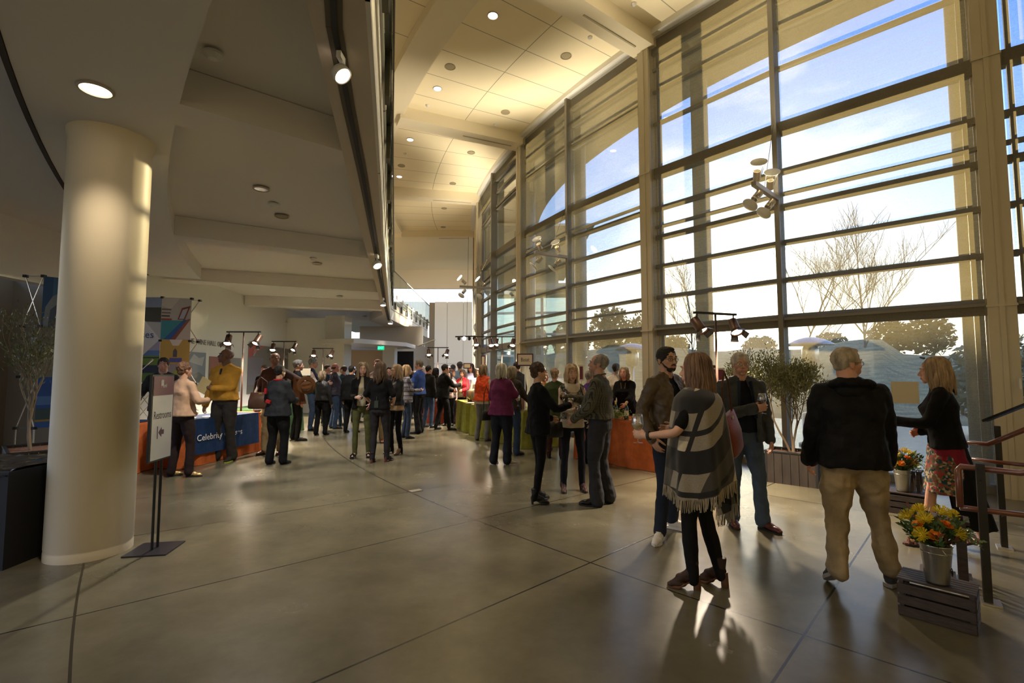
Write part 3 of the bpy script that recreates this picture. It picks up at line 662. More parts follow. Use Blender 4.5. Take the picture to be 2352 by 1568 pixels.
def hand(b,w,d,u,side,curl,s,spread=.0):            # w wrist, d towards the fingers, u towards the thumb
    d=Vector(d).normalized(); u=Vector(u); u=(u-d*u.dot(d)).normalized(); n=(u.cross(d) if side>0 else d.cross(u)).normalized()
    P=lambda x,y,z: Vector(w)+(d*x+u*y+n*z)*s
    M=Matrix((( *d,0),(*u,0),(*n,0),(0,0,0,1))).transposed(); M=Matrix.Translation(P(.048,0,0))@M
    b.ell((0,0,0),(.052*s,.040*s,.017*s),M,14,10); b.ell((-.01*s,.02*s,.006*s),(.034*s,.02*s,.017*s),M,10,8)
    limb(b,[P(-.02,0,0),P(.02,0,0)],[.026*s,.024*s])
    cs=curl if hasattr(curl,'__len__') else (curl,)*4
    for i,(y,l) in enumerate(((.028,.072),(.009,.080),(-.010,.075),(-.027,.058))):
        p=P(.082-.006*abs(i-1),y,0); a=.1+cs[i]*.7; pts=[P(.06,y*.9,0),p]; q=p; dd=d+u*(.10-.07*i)*(1+spread)
        for j,f in enumerate((.42,.32,.26)):
            v=(dd*math.cos(a)+n*math.sin(a)).normalized(); q=q+v*l*f*s; pts.append(q); a+=cs[i]*(.95 if j==0 else .7)
        b.tube(pts,[.0095*s,.0098*s,.0085*s,.0078*s,.0062*s],8); b.ell(pts[-1],(.0064*s,)*3,nu=8,nv=5)
    c=max(cs); p=P(.018,.030,.006); v1=(d*.72+u*(.62-.25*c)+n*(.25+.35*c)).normalized(); q=p+v1*.040*s; v2=(d*.86+u*(.3-.3*c)+n*(.25+.5*c)).normalized(); r=q+v2*.030*s; t=r+(v2+n*.3*c).normalized()*.024*s
    b.tube([P(.005,.015,0),p,q,r,t],[.017*s,.0145*s,.0115*s,.0105*s,.0075*s],8); b.ell(t,(.0078*s,)*3,nu=8,nv=5)
    return P(.075,.0,.030)                          # centre of the grip
def head_M(s,hc,yaw,pitch,roll=0):
    return Matrix.Translation(hc)@Matrix.Rotation(-yaw,4,'Z')@Matrix.Rotation(-pitch,4,'X')@Matrix.Rotation(roll,4,'Y')@Matrix.Diagonal((s,s,s,1))
def head(b,M,female,fat=1.0):
    f=.95 if female else 1.0
    b.ell((0,-.014,.034),(.0765*f,.097,.084),M,20,14)
    b.ell((0,.022,-.018),(.067*f*fat,.068,.086),M,18,12); b.ell((0,.040,-.050),(.050*f*fat,.050,.050),M,16,10)
    b.ell((0,.030,-.066),(.050*f*fat,.052,.042),M,16,10)
    b.ell((0,.068,-.097),(.021*f,.019,.018),M,10,8)
    P=lambda x,y,z: M@Vector((x,y,z)); k=M.median_scale
    b.tube([P(0,.082,.016),P(0,.096,-.008),P(0,.108,-.027)],[.0075*k,.0088*k,.0125*k],8); b.ell((0,.106,-.031),(.0125,.0115,.010),M,10,7)
    for x in(-1,1):
        b.ell((x*.0115,.097,-.034),(.0085,.010,.008),M,8,6); b.ell((x*.041*f,.055,-.022),(.024,.026,.022),M,10,8)
        b.tube([P(x*.008,.088,.024),P(x*.030,.084,.029),P(x*.052*f,.066,.022)],[.009*k,.0095*k,.008*k],8)
        b.tube([P(x*.015,.082,.008),P(x*.031*f,.0845,.0118),P(x*.047*f,.073,.008)],[.0045*k,.0062*k,.0045*k],7); b.tube([P(x*.016,.079,-.006),P(x*.031*f,.0805,-.0095),P(x*.046*f,.072,-.005)],[.004*k,.0045*k,.004*k],6)
        b.ell((x*.077*f,-.006,-.012),(.009,.020,.031),M@Matrix.Rotation(R_(x*-12),4,'Z'),12,9); b.ell((x*.080*f,-.012,.004),(.010,.016,.014),M@Matrix.Rotation(R_(x*-18),4,'Z'),8,6)
        b.ell((x*.030*f,.062,-.056),(.020,.022,.028),M,10,8)
    b.tube([P(-.023,.083,-.061),P(0,.094,-.059),P(.023,.083,-.061)],[.0055*k,.0085*k,.0055*k],8); b.tube([P(-.020,.082,-.071),P(0,.092,-.072),P(.020,.082,-.071)],[.005*k,.0085*k,.005*k],8)
def face_bits(M,parent,female,brow,eye=(.03,.02,.012),beard=None,mouth='closed',glasses=None,lip=None,sk=(.5,.3,.2)):
    f=.95 if female else 1.0; k=M.median_scale; P=lambda x,y,z: M@Vector((x,y,z))
    e=MB()
    for x in(-1,1):
        e.ell((x*.031*f,.0730,.002),(.0122,.0122,.0060),M,12,8)
    eo=e.build('eyes',mat('eye_white',(.62,.58,.54),.25),parent,smooth=True)
    e=MB()
    for x in(-1,1): e.ell((x*.031*f,.0815,.0022),(.0054,.0048,.0056),M,10,6)
    e.build('irises',mat('iris_%02d'%int(eye[0]*99),eye,.15),eo,smooth=True)
    e=MB()
    for x in(-1,1): e.tube([P(x*.013,.093,.026),P(x*.031,.0945,.033),P(x*.052*f,.078,.027)],[.003*k,.0042*k,.002*k],6)
    e.build('eyebrows',mat('brow_%02d%02d'%(int(brow[0]*99),int(brow[2]*99)),brow,.9),parent)
    lc=lip or tuple(c*m for c,m in zip(sk,(.95,.62,.62))); lm=mat('lips_%02d%02d%02d'%tuple(int(v*99) for v in lc),lc,.4)
    e=MB(); o=.012 if mouth=='open' else 0; sm=.006 if mouth=='smile' else 0
    e.tube([P(-.023-sm,.084,-.063+sm),P(-.010,.0945,-.0605),P(.010,.0945,-.0605),P(.023+sm,.084,-.063+sm)],[.0025*k,.0055*k,.0055*k,.0025*k],6)
    e.tube([P(-.021-sm,.084,-.066+sm),P(-.009,.0935,-.070-o-sm*.4),P(.009,.0935,-.070-o-sm*.4),P(.021+sm,.084,-.066+sm)],[.0025*k,.0058*k,.0058*k,.0025*k],6)
    lo=e.build('lips',lm,parent,smooth=True)
    if mouth=='open': MB().ell((0,.0885,-.0695),(.016,.0085,.0085),M,12,8).build('mouth',mat('mouth_dark',(.05,.012,.01),.5),lo,smooth=True)
    if mouth=='smile': MB().ell((0,.0895,-.0665),(.017,.006,.0035),M,12,6).build('teeth',mat('teeth',(.75,.7,.6),.3),lo,smooth=True)
    if glasses:
        g=MB(); c=glasses
        for x in(-1,1):
            ring=[P(x*.033+.0235*math.cos(a),.097-abs(x*.033+.0235*math.cos(a))*.16,.001+.0165*math.sin(a)) for a in [2*pi*i/16 for i in range(17)]]
            g.tube(ring,(.0015 if c=='metal' else .0019)*k,5,cap=False); g.tube([P(x*.056,.088,.006),P(x*.078*f,.06,.007),P(x*.081*f,-.01,.004)],.0018*k,5)
        g.tube([P(-.010,.097,.004),P(0,.100,.007),P(.010,.097,.004)],.0018*k,5)
        go=g.build('glasses',mat('glasses_dark',(.015,.012,.01),.3) if c=='dark' else mat('glasses_metal',(.25,.22,.18),.25,.8),parent)
        l=MB()
        for x in(-1,1): l.poly([P(x*.033+.0225*math.cos(a),.097-abs(x*.033+.0225*math.cos(a))*.16,.001+.0155*math.sin(a)) for a in [2*pi*i/14 for i in range(14)]])
        l.build('lens',glassmat('spectacle_lens',(.92,.94,.95),.07),go)
    if beard:
        b=MB()
        b.ell((0,.050,-.088),(.043,.040,.030),M,14,8); b.tube([P(-.026,.082,-.062),P(-.018,.091,-.050),P(0,.097,-.048),P(.018,.091,-.050),P(.026,.082,-.062)],[.006*k]*5,6)
        for x in(-1,1): b.tube([P(x*.03,.066,-.085),P(x*.056,.035,-.062),P(x*.066,.010,-.030)],[.012*k,.010*k,.006*k],8)
        remesh(b,'beard',mat('beard_%02d'%int(beard[0]*99),beard,.95,bump=.8,bscale=300),.004,1,parent=parent)
def hair(style,M,parent,col,L=.3,seed=1,n=90,female=True,vox=.006):
    g_=sum(col)/3; col=tuple(c*.72+g_*.28 for c in col); k=M.median_scale; Mr=M.to_3x3().normalized(); up=Vector((0,0,1)); rnd=random.Random(seed); f=.95 if female else 1
    hm=mat('hair_%02d%02d%02d'%tuple(int(v*99) for v in col),col,.62,noise_=.45,nscale=30,bump=.7,bscale=140,stretch=(1,1,.22),spec=.3)
    if style=='bald': return
    b=MB(); P=lambda x,y,z: M@Vector((x,y,z))
    if style in('fringe',):
        for a in range(-85,86,10):
            x=math.sin(R_(a)); y=-math.cos(R_(a))
            b.ell((x*.078*f,-.014+y*.094,-.006+ (.012 if abs(a)>80 else 0)),(.014,.014,.030),M,8,6)
        return remesh(b,'hair',hm,vox,2,.004,parent,.02)
    if style in('short','crop','receding'):
        g=.010 if style=='short' else .005; yo=-.022 if style!='receding' else -.034
        b.ell((0,yo,.040),(.0765*f+g,.096+g*.6,.083+g),M,22,14); b.ell((0,-.060,-.012),(.056*f,.046,.052),M,14,9)
        for x in(-1,1): b.ell((x*.070*f,.012,.020),(.012,.030,.035),M,10,7)
        if style=='short': b.ell((0,.030,.098),(.050,.050,.024),M,12,8)
        ph=.004 if style=='crop' else .010
        o=remesh(b,'hair',hm,vox,1,ph,parent,.022)
        # sideburn side is kept clear of the ears by its shape
        return o
    if style=='curlytop' or style=='shortcurly':
        b.ell((0,-.024,.045),(.088*f,.104,.090),M,20,12); b.ell((0,-.068,-.015),(.06,.05,.06),M,12,8)
        for i in range(110):
            a=rnd.uniform(-2.6,2.6); e=rnd.uniform(-.5,1.5); x=math.sin(a)*math.cos(e); y=-math.cos(a)*math.cos(e); z=math.sin(e)
            if y>.55 and z<.75: continue
            if z<-.1 and y>-.1: continue
            b.ell((x*.090*f,-.024+y*.104,.045+z*.090),(.013,.013,.013),M,6,4)
        return remesh(b,'hair',hm,vox,1,.010,parent,.016)
    # long styles: a scalp cap, a curtain of locks following the skull and then hanging down
    b.ell((0,-.020,.040),(.0845*f,.100,.089),M,22,14); b.ell((0,-.055,-.03),(.066*f,.052,.075),M,14,9)
    bang=style=='bangs'
    if bang: b.ell((0,.052,.075),(.056,.040,.030),M,12,8)
    curly=style=='curly'; locks=MB()
    for i in range(n):
        a=rnd.uniform(-1,1)*2.25 if not bang else rnd.uniform(-1,1)*2.4   # azimuth from the back
        e0=1.25; pts=[]; rad=rnd.uniform(.0085,.014)*(1.25 if n<60 else 1); off=rnd.uniform(.004,.016)
        for j in range(5):
            e=e0*(1-j/4)-.15*(j/4); x=math.sin(a)*math.cos(e); y=-math.cos(a)*math.cos(e)
            pts.append(P(x*(.080*f+off),-.018+y*(.096+off),.040+math.sin(e)*(.084+off)))
        q=pts[-1].copy(); out=(Mr@Vector((math.sin(a),-math.cos(a),0))); out.z=0; out.normalize(); ph=rnd.uniform(0,6.28); LL=L*k*rnd.uniform(.82,1.08)
        m=max(4,int(LL/.045)); ww=.020 if curly else (.010 if style=='wavy' else .004)
        side=out.cross(up)
        for j in range(1,m+1):
            t=j/m; dr=out*(.018 if L<.2 else .030*math.exp(-t*1.5))*(1 if t<.5 else -.35 if L<.22 else .35)*k
            if a>1.6 or a<-1.6: dr=dr*.3+(Mr@Vector((0,-.012,0)))
            q=q+dr/m*3+Vector((0,0,-LL/m)); w=ww*math.sin(ph+t*LL*(90 if curly else 34))*min(1,t*2)
            pts.append(q+side*w+out*(w*.6 if curly else 0))
        locks.tube(pts,[rad*k*(.5 if j<1 else 1)*(1 if j<len(pts)-2 else .55) for j in range(len(pts))],6)
    o=remesh(b,'hair',hm,vox,1,.006,parent,.02)
    for pmesh in ('locks',): locks.build('locks',hm,o,smooth=True)
    return o
HANDS={}
def person(label,x,ytop,yf=None,d=None,yaw=180,sex='m',H=None,w=1.0,skinc=(.52,.32,.21),top=None,outer=None,legs=None,shoes=None,hairs=('short',(.05,.03,.02)),
           head_yaw=0,head_pitch=0,lean=0,lh=None,rh=None,lhc=.3,rhc=.3,lhu=None,rhu=None,lhd=None,rhd=None,feet=None,group=None,face={},detail=None,skirt=None,xf=None,seed=0,hx=0):
    gy=gp(x,yf-6).y if d is None else d
    pos=gp(xf if xf else x,yf,0) if False else dp_(x,856,gy); pos.z=0
    pos=Vector(((x-1176)/F*gy,gy,0))
    tz=dp_(x,ytop,gy).z; pos.x=dp_(x,ytop+100,gy).x
    if H is None: H=max(1.5,min(1.97,tz-.015))
    s=H/1.75; near=gy<7.3; mid=gy<10.2
    if detail: near=detail>1; mid=detail>0
    V=.0052 if near else (.0085 if mid else .013); VC=.011 if near else (.014 if mid else .018)
    fem=sex=='f'; T=Matrix.Translation((0,0,.95*s))@Matrix.Rotation(-R_(lean),4,'X')@Matrix.Translation((0,0,-.95*s)); T.translation.x+=hx
    sw=(.148 if fem else .176)*(.85+.15*w); wz=1.0
    U=lambda p:T@Vector(p)
    sh={1:U((sw*s,-.008,1.405*s)),-1:U((-sw*s,-.008,1.405*s))}
    neck=U((0,-.012,1.50*s)); hc=U((0,.012*s,1.638*s)); M=head_M(s,hc,R_(head_yaw),R_(head_pitch))
    hw=.085*s*(1.05 if fem else 1)
    tgt={1:rh or (.27,.03,.86),-1:lh or (-.27,.03,.86)}; arm={}
    for sd in(1,-1):
        t=Vector(tgt[sd])*s; hint=Vector((sd*.55,-.75,-.5)); e,wr=ik(sh[sd],t,.285*s,.245*s,hint); arm[sd]=(sh[sd],e,wr)
    ft=feet or ((-.12,-.02,0,8,0),(.12,.03,0,8,0)); leg={}      # left, right: x,y,lift,toe-out,heel pitch
    for sd,fo in((-1,ft[0]),(1,ft[1])):
        hip=Vector((sd*hw+hx*.6,0,.93*s)); an=Vector((fo[0]*s,fo[1]*s-.03*s,(.085+fo[2])*s)); kn,an=ik(hip,an,.425*s,.42*s,(sd*.12,1,0)); leg[sd]=(hip,kn,an,fo)
    # --- the body: one continuous skin
    b=MB(); b.T=T; head(b,M,fem,1+.25*(w-1))
    limb(b,[M@Vector((0,-.022,-.055)),neck+Vector((0,0,-.015*s))],[(.050 if fem else .060)*s*(.75+.25*w),(.056 if fem else .068)*s*(.75+.25*w)])
    ky=.92; wf=w*.93
    rings=[(.86*s,.120*s*wf,.085*s*wf,-.01*s),(.95*s,.135*s*wf,.095*s*wf,-.01*s),(1.08*s,(.112 if fem else .130)*s*wf,.085*s*wf,0),(1.20*s,.125*s*wf,.092*s*wf,.0),(1.31*s,.135*s*wf,.092*s*wf,0),(1.38*s,.130*s,.078*s,-.008*s),(1.44*s,.09*s,.056*s,-.012*s),(1.50*s,.050*s,.046*s,-.012*s)]
    loft(b,rings)
    fs=.88 if fem else 1.0; grip={}
    for sd in(1,-1): b.tube([neck+Vector((0,-.006*s,.0)),sh[sd].lerp(neck,.35),sh[sd]],[.046*s*fs,.044*s*fs,.040*s*fs],10)
    for sd in(1,-1):
        S,e,wr=arm[sd]; limbs(b,[S,S.lerp(e,.5),e,e.lerp(wr,.35),wr],[.050*s*fs,.044*s*fs*w,.037*s*fs,.037*s*fs,.025*s*fs])
        dd=(wr-e).normalized(); hd=(rhd if sd>0 else lhd); hd=Vector(hd) if hd else dd; hu=(rhu if sd>0 else lhu)
        hang=dd.z<-.8; hu=Vector(hu) if hu else (Vector((0,1,.1)) if hang else Vector((0,0,1)))
        grip[sd]=(hand(b,wr+dd*.012*s,hd,hu,sd,rhc if sd>0 else lhc,s*.98*(.93 if fem else 1.03)),hd,hu,wr)
    for sd in(-1,1):
        hip,kn,an,fo=leg[sd]; limbs(b,[hip,hip.lerp(kn,.5),kn,kn.lerp(an,.35),an],[.066*s,.058*s,.042*s,.042*s,.032*s])
        a=R_(fo[3])*sd; fd=Vector((math.sin(a),math.cos(a),0)); 
        if shoes and shoes['t']=='sandal': hq=shoes.get('heel',0)*.6; limb(b,[an+Vector((0,0,-.03*s+hq*.4)),an+fd*.12*s+Vector((0,0,-.058*s))],[.034*s,.022*s])
    P=remesh(b,'person',skin(skinc),V,3 if near else 1)
    P.location=pos; P.rotation_euler=(0,0,-R_(yaw)); tag(P,label,'person',group)
    P['gaze']=0; del P['gaze']
    fb=dict(brow=hairs[1] if hairs[1][0]<.5 else (.25,.18,.12)); fb.update(face)
    if mid and fb.pop('show',True): face_bits(M,P,fem,sk=skinc,**fb)
    hk=hairs[3] if len(hairs)>3 else {}
    hair(hairs[0],M,P,hairs[1],hairs[2] if len(hairs)>2 else .3,seed+7,n=150 if near else (90 if mid else 40),female=fem,vox=.0055 if near else (.008 if mid else .012))
    # --- legs
    def legwear(name,spec):
        m,ra,loose=spec['m'],spec.get('ankle',.052),spec.get('loose',1.0)
        b=MB(); b.T=Matrix.Translation((hx*.6,0,0)); 
        top_z=spec.get('top',1.03)
        loft(b,[(.83*s,.115*s*w,.080*s*w,-.012*s),(.88*s,.160*s*w,.112*s*w,-.016*s),(.94*s,.166*s*w,.120*s*w,-.012*s),(top_z*s,.142*s*w,.106*s*w,-.002)])
        ln=spec.get('len',1.0)
        for sd in(-1,1):
            hip,kn,an,fo=leg[sd]; t=loose; h0=hip+Vector((sd*.004,-.004,-.03*s))
            end=kn.lerp(an,ln) if ln<1 else an+Vector((0,-.004,spec.get('hem',-.020)*s))
            limbs(b,[h0,h0.lerp(kn,.5),kn,kn.lerp(end,.4),kn.lerp(end,.8),end],[.090*s*w*(t*.5+.5),.080*s*w*t,.061*s*t,.061*s*t,max(ra,.048*t)*s,ra*s*(1.05 if ra>.06 else 1)])
        o=remesh(b,name,m,VC*.85,2,spec.get('disp',.016),P,.09)
        if spec.get('belt'): 
            bb=MB(); bb.T=Matrix.Translation((hx*.6,0,0)); loft(bb,[(top_z*s-.035*s,.158*s*w,.118*s*w,-.002),(top_z*s-.002,.156*s*w,.117*s*w,-.002)],28); bb.build('belt',M_BLACK,P,smooth=False)
        return o
    if legs: legwear(legs.get('name','trousers'),legs)
    if skirt:
        b=MB(); b.T=Matrix.Identity(4); z1,z0,r=skirt['z']; 
        loft(b,[(z0*s,.20*s*r,.17*s*r,0),((z0+z1)/2*s,.195*s,.15*s,0),(z1*s,.155*s*w,.115*s*w,0)],24); remesh(b,'skirt',skirt['m'],VC,1,.03,P,.08)
    # --- shoes
    sp=shoes or dict(m=leather((.02,.015,.012)),t='flat')
    for sd in(-1,1):
        hip,kn,an,fo=leg[sd]; a=R_(fo[3])*sd; fd=Vector((math.sin(a),math.cos(a),0)); pt=R_(fo[4]); k=s*(.92 if fem else 1.04)
        heel=sp.get('heel',0)
        FM=Matrix.Translation(Vector((an.x,an.y,fo[2]*s)))@Matrix.Rotation(-a,4,'Z')
        if pt: FM=FM@Matrix.Translation((0,.14*k,0))@Matrix.Rotation(-pt,4,'X')@Matrix.Translation((0,-.14*k,0))
        b=MB(); 
        hz=heel
        if sp['t']!='sandal':
            b.ell((0,.115*k,.034*k),(.042*k,.072*k,.030*k),FM,14,8); b.ell((0,.01*k,.045*k+hz),(.037*k,.055*k,.040*k),FM,14,8); b.ell((0,.06*k,.048*k+hz*.5),(.038*k,.075*k,.034*k),FM,14,8); b.ell((0,.172*k,.024*k),(.030*k,.030*k,.018*k),FM,12,7)
            if heel: b.tube([FM@Vector((0,.0,.06*k+hz)),FM@Vector((0,.07*k,.050*k+hz*.5)),FM@Vector((0,.15*k,.028*k))],[.034*k,.036*k,.030*k],14)
            if sp['t']=='boot': b.tube([FM@Vector((0,.005*k,.05*k+hz)),FM@Vector((0,-.005*k,.15*k+hz))],[.045*k,.047*k],14)
            elif sp['t']=='sneaker': b.tube([FM@Vector((0,0,.05*k)),FM@Vector((0,-.005*k,.10*k))],[.040*k,.041*k],12)
            o=remesh(b,'shoe',sp['m'],.006 if near else .012,1,parent=P)
        else:
            b.box((0,.07*k,.018*k),(.075*k,.24*k,.016))
            for v in b.b.verts: v.co.z+=hz*max(0,min(1,(.09*k-v.co.y)/(.09*k))); v.co=FM@v.co
            for y in(.03,.10,.15): b.tube([FM@Vector((-.04*k,y*k,.02*k+hz*.5)),FM@Vector((0,y*k,.075*k+hz*.5*(1-y*3))),FM@Vector((.04*k,y*k,.02*k+hz*.5))],.012*k,6)
            M4=FM; o=b.build('shoe',sp['m'],P)
            for v in o.data.vertices:
                pass
        q=MB()
        if heel: q.tube([FM@Vector((0,-.028*k,.035*k+hz)),FM@Vector((0,-.034*k,.002))],[.030*k,sp.get('hr',.022)*k],10)
        outl=[(0,-.052),(.03,-.04),(.034,.0),(.032,.05),(.044,.11),(.036,.165),(0,.202),(-.036,.165),(-.044,.11),(-.032,.05),(-.034,0),(-.03,-.04)]
        th=sp.get('sole',.014)
        zs=lambda y:(hz*max(0,min(1,(.09-y)/.09))) if heel else 0
        R=[[q.b.verts.new(FM@Vector((x*k,y*k,z*k+zs(y)+(.002)))) for x,y in outl] for z in((0,th) if not heel else (.002,.012))]
        for i in range(12): q.b.faces.new((R[0][i],R[0][(i+1)%12],R[1][(i+1)%12],R[1][i]))
        q.b.faces.new(R[0][::-1]); q.b.faces.new(R[1]); q.build('sole',sp.get('sm',M_BLACK),o)
        if sp.get('laces'):
            q=MB()
            for i in range(4): q.tube([FM@Vector((-.022*k,(.055+.018*i)*k,(.083-.008*i)*k)),FM@Vector((.022*k,(.058+.018*i)*k,(.084-.008*i)*k))],.003*k,5)
            q.build('laces',mat('lace_white',(.7,.68,.62),.8),o)
    # --- tops
    def topwear(name,g):
        m=g['m']; ex=g.get('ex',.012)*s; inn=bool(outer) and g is top
        if inn: ex=min(ex,.005*s)
        hem=g.get('hem',.92); sl=g.get('sleeve',1.0)
        if inn and (outer or {}).get('sleeve',1)>0: sl=.25
        fl=g.get('flare',1.0)
        b=MB(); b.T=T; ww=w; bust=.018*s if fem else 0; bel=g.get('belly',0)*s
        R=[]
        if hem<.80: R+=[(hem*s,.185*s*ww*fl+ex,.140*s*ww*fl+ex,-.01*s)]
        if hem<.97: R+=[(max(hem,.86)*s,.172*s*ww*(fl if hem>=.8 else 1)+ex,.125*s*ww+ex,-.012*s)]
        R+=[(1.0*s,.158*s*ww*(.5+.5*fl)+ex,.118*s*ww+ex+bel*.7,-.008*s+bel*.5),(1.10*s,(.138 if fem else .150)*s*ww+ex,.108*s*ww+ex+bel,.0+bel*.6),(1.20*s,.150*s*ww+ex,.112*s*ww+ex+bel*.5,.004*s+bel*.3),(1.30*s,(.150 if fem else .168)*s*ww+ex,.112*s*ww+ex+bust,bust*.8),(1.37*s,(.140 if fem else .162)*s*ww**.5+ex,.095*s*ww**.5+ex,-.006*s),(1.41*s,(.125 if fem else .145)*s+ex,.076*s+ex,-.012*s),(1.45*s,.088*s+ex,.060*s+ex,-.014*s),(1.502*s if not g.get('high') else 1.535*s,.058*s+ex*.4,.054*s+ex*.4,-.014*s)]
        if hem>.97: R=[r for r in R if r[0]>=hem*s-.03]
        loft(b,R)
        for sd in(1,-1): b.tube([neck+Vector((0,-.008*s,-.012*s)),sh[sd].lerp(neck,.38)+Vector((0,0,.002*s)),sh[sd]],[.046*s*fs+ex*.6,.046*s*fs+ex*.7,.044*s*fs+ex*.8],12)
        for sd in(1,-1):
            S,e,wr=arm[sd]; q=(.048*s*fs+ex*.75)*(.7+.3*w)*(.88 if inn else 1)
            if sl<=0: b.ell(S-Vector((sd*.02,0,0)),(q*.8,q*.9,q*.9),nu=10,nv=8); continue
            dd=(wr-e); full=[S,S.lerp(e,.5),e,e.lerp(wr,.5),wr+dd.normalized()*(.012 if sl>=1 else -.0)*s]; rr=[q*1.10,q*1.0,q*.92,q*.84,max(.033*s*fs+ex*.9,.034)]
            tot=sl*2
            if tot<=1: pts=[S,S.lerp(e,tot*.5),S.lerp(e,tot)]; rs=[q*1.10,q*1.06,q*1.06*g.get('cuff',1.0)]
            elif tot<2: pts=[S,S.lerp(e,.5),e,e.lerp(wr,tot-1)]; rs=[q*1.12,q*.98,q*.92,q*.84*g.get('cuff',1.0)]
            else: pts,rs=full,rr
            limbs(b,pts,rs)
        Ti=T.inverted(); near_arm=[arm[1][2],arm[-1][2],(arm[1][1]+arm[1][2])/2,(arm[-1][1]+arm[-1][2])/2,arm[1][1],arm[-1][1]]
        def drop(co):
            r=Ti@co; z=r.z/s
            if r.y>.0 and z<1.50:
                wd=g['open']*(.30+.70*min(1,max(0,(1.50-z)/.42)))*s; x=r.x-g.get('ox',0); dx=abs(x)-wd
                if r.y<.05*s and z>1.3: return False
                if dx<VC*.7 and any((co-q).length<.085*s for q in near_arm): return False
                if abs(dx)<VC*.75: co.x+=(wd-abs(x))*(1 if x>0 else -1); return False
                return dx<0
            return False
        return remesh(b,name,m,VC,2,g.get('disp',.02),P,g.get('ds',.10),drop if g.get('open') else None,0)
    if top: topwear(top.get('name','shirt'),top)
    if outer:
        outer.setdefault('ex',.026); outer.setdefault('belly',(top or {}).get('belly',0)); o=topwear(outer.get('name','jacket'),outer)
    if top and top.get('collar'):
        c=MB(); cm=top['collar'] if not isinstance(top['collar'],bool) else top['m']; nb=T@Matrix.Translation((0,-.014*s,1.505*s))
        for sd in(-1,1):
            pts=[nb@Vector((sd*math.sin(R_(a))*.064*s*(.8+.2*w),-math.cos(R_(a))*.062*s,(.022-.03*a/170)*s)) for a in range(0,171,24)]
            c.tube(pts,[.015*s]*len(pts),6,flat=.5)
        c.build('collar',cm,P,smooth=True)
    P['_g']=0; del P['_g']
    W=Matrix.Translation(pos)@Matrix.Rotation(-R_(yaw),4,'Z')
    info=dict(o=P,W=W,s=s,grip={k:W@v[0] for k,v in grip.items()},wrist={k:W@v[3] for k,v in grip.items()},arm={k:[W@q for q in v] for k,v in arm.items()},M=W@M,T=W@T,w=w,leg=leg,armL=arm,ML=M,TL=T)
    return info
M_RED=mat('red_wine',(.10,.006,.012),.1); M_WHT=mat('white_wine',(.75,.62,.28),.1)
def wine_glass(p,label,wine='red',k=1.0,tilt=(0,0,0),grip='bowl'):
    # p: where the fingers hold it; the glass is placed so that this is at the bowl or the stem
    z0={'bowl':.125,'stem':.06,'foot':.01}[grip]*k
    r=empty('wine_glass',Vector(p)); r.rotation_euler=tilt; tag(r,label,'wine glass')
    g=[(.034,0),(.033,.002),(.008,.006),(.004,.012),(.0038,.075),(.010,.086),(.030,.100),(.040,.122),(.042,.140),(.038,.168),(.032,.195)]
    MB().lathe([(a*k,b*k-z0) for a,b in g]+[(a*k-.0012,b*k-z0) for a,b in g[:4:-1]]+[(.002,.092*k-z0)],n=24,close=False).build('bowl',glassmat('drinking_glass',(.97,.98,.98),.16,.03),r,smooth=True)
    if wine: MB().lathe([(.001,.0885*k-z0),(.012*k,.090*k-z0),(.029*k,.102*k-z0),(.037*k,.120*k-z0),(.0375*k,.128*k-z0),(.001,.128*k-z0)],n=20,close=False).build('wine',M_RED if wine=='red' else M_WHT,r,smooth=True)
    return r
# ================= tables and things on them
def tablecloth(P0,P1,depth,side,h,label,m,cat='table',ends=(1,1),hem=0.0,amp=.028,name='draped_table'):
    P0,P1=Vector(P0),Vector(P1); d=(P1-P0); L=d.length; d/=L; n=Vector((-d.y,d.x))*side
    r=empty(name,(*((P0+P1)/2),0)); tag(r,label,cat); o=(P0+P1)/2
    rect=[P0,P1,P1+n*depth,P0+n*depth]; pts=[]
    for i in range(4):
        a,c=rect[i],rect[(i+1)%4]; k=max(6,int((c-a).length/.05)); e=(c-a).normalized(); out=Vector((e.y,-e.x))*side
        for j in range(k): pts.append((a+(c-a)*j/k,out,j/k,k*.05))
    b=MB(); rnd=random.Random(int(L*1000)); ph=rnd.random()*6; rows=[]; acc=0
    for zi,t in enumerate((0,.04,.3,.65,1)):
        row=[]; acc=0
        for (p,out,u,l) in pts:
            acc+=.05; w=(math.sin(acc*9+ph)+.6*math.sin(acc*21+ph*2))*amp*t+(.004 if zi else 0)+.05*t
            row.append(b.b.verts.new((*(p-o+out*w),h-(h-hem-.006)*t)))
        rows.append(row)
    for A,B in zip(rows,rows[1:]):
        for i in range(len(pts)): b.b.faces.new((A[i],A[(i+1)%len(pts)],B[(i+1)%len(pts)],B[i]))
    b.b.faces.new(rows[0]); b.build('tablecloth',m,r,smooth=False)
    b=MB(); b.prism([q-o for q in [P0+n*.02+d*.02,P1+n*.02-d*.02,P1+n*(depth-.02)-d*.02,P0+n*(depth-.02)+d*.02]],h-.035,h-.004); b.build('tabletop',M_BLACK,r)
    for q in (P0+d*.12+n*.1,P1-d*.12+n*.1,P1-d*.12+n*(depth-.1),P0+d*.12+n*(depth-.1)): MB().tube([(*(q-o),0),(*(q-o),h-.03)],.014,6).build('leg',M_DARK,r)
    return r
C_BLUE=cloth((.014,.036,.10),.7,name='cloth_blue'); C_ORG=cloth((.44,.105,.025),.75,name='cloth_orange'); C_GRN=cloth((.225,.225,.035),.75,name='cloth_olive'); C_GRL=cloth((.10,.20,.08),.75,name='cloth_green'); C_RED=cloth((.42,.07,.03),.75,name='cloth_rust')
tablecloth((1.16,8.95),(2.72,7.12),.78,1,.76,'table under a plain orange cloth beside the post and the leather jacket',C_ORG)
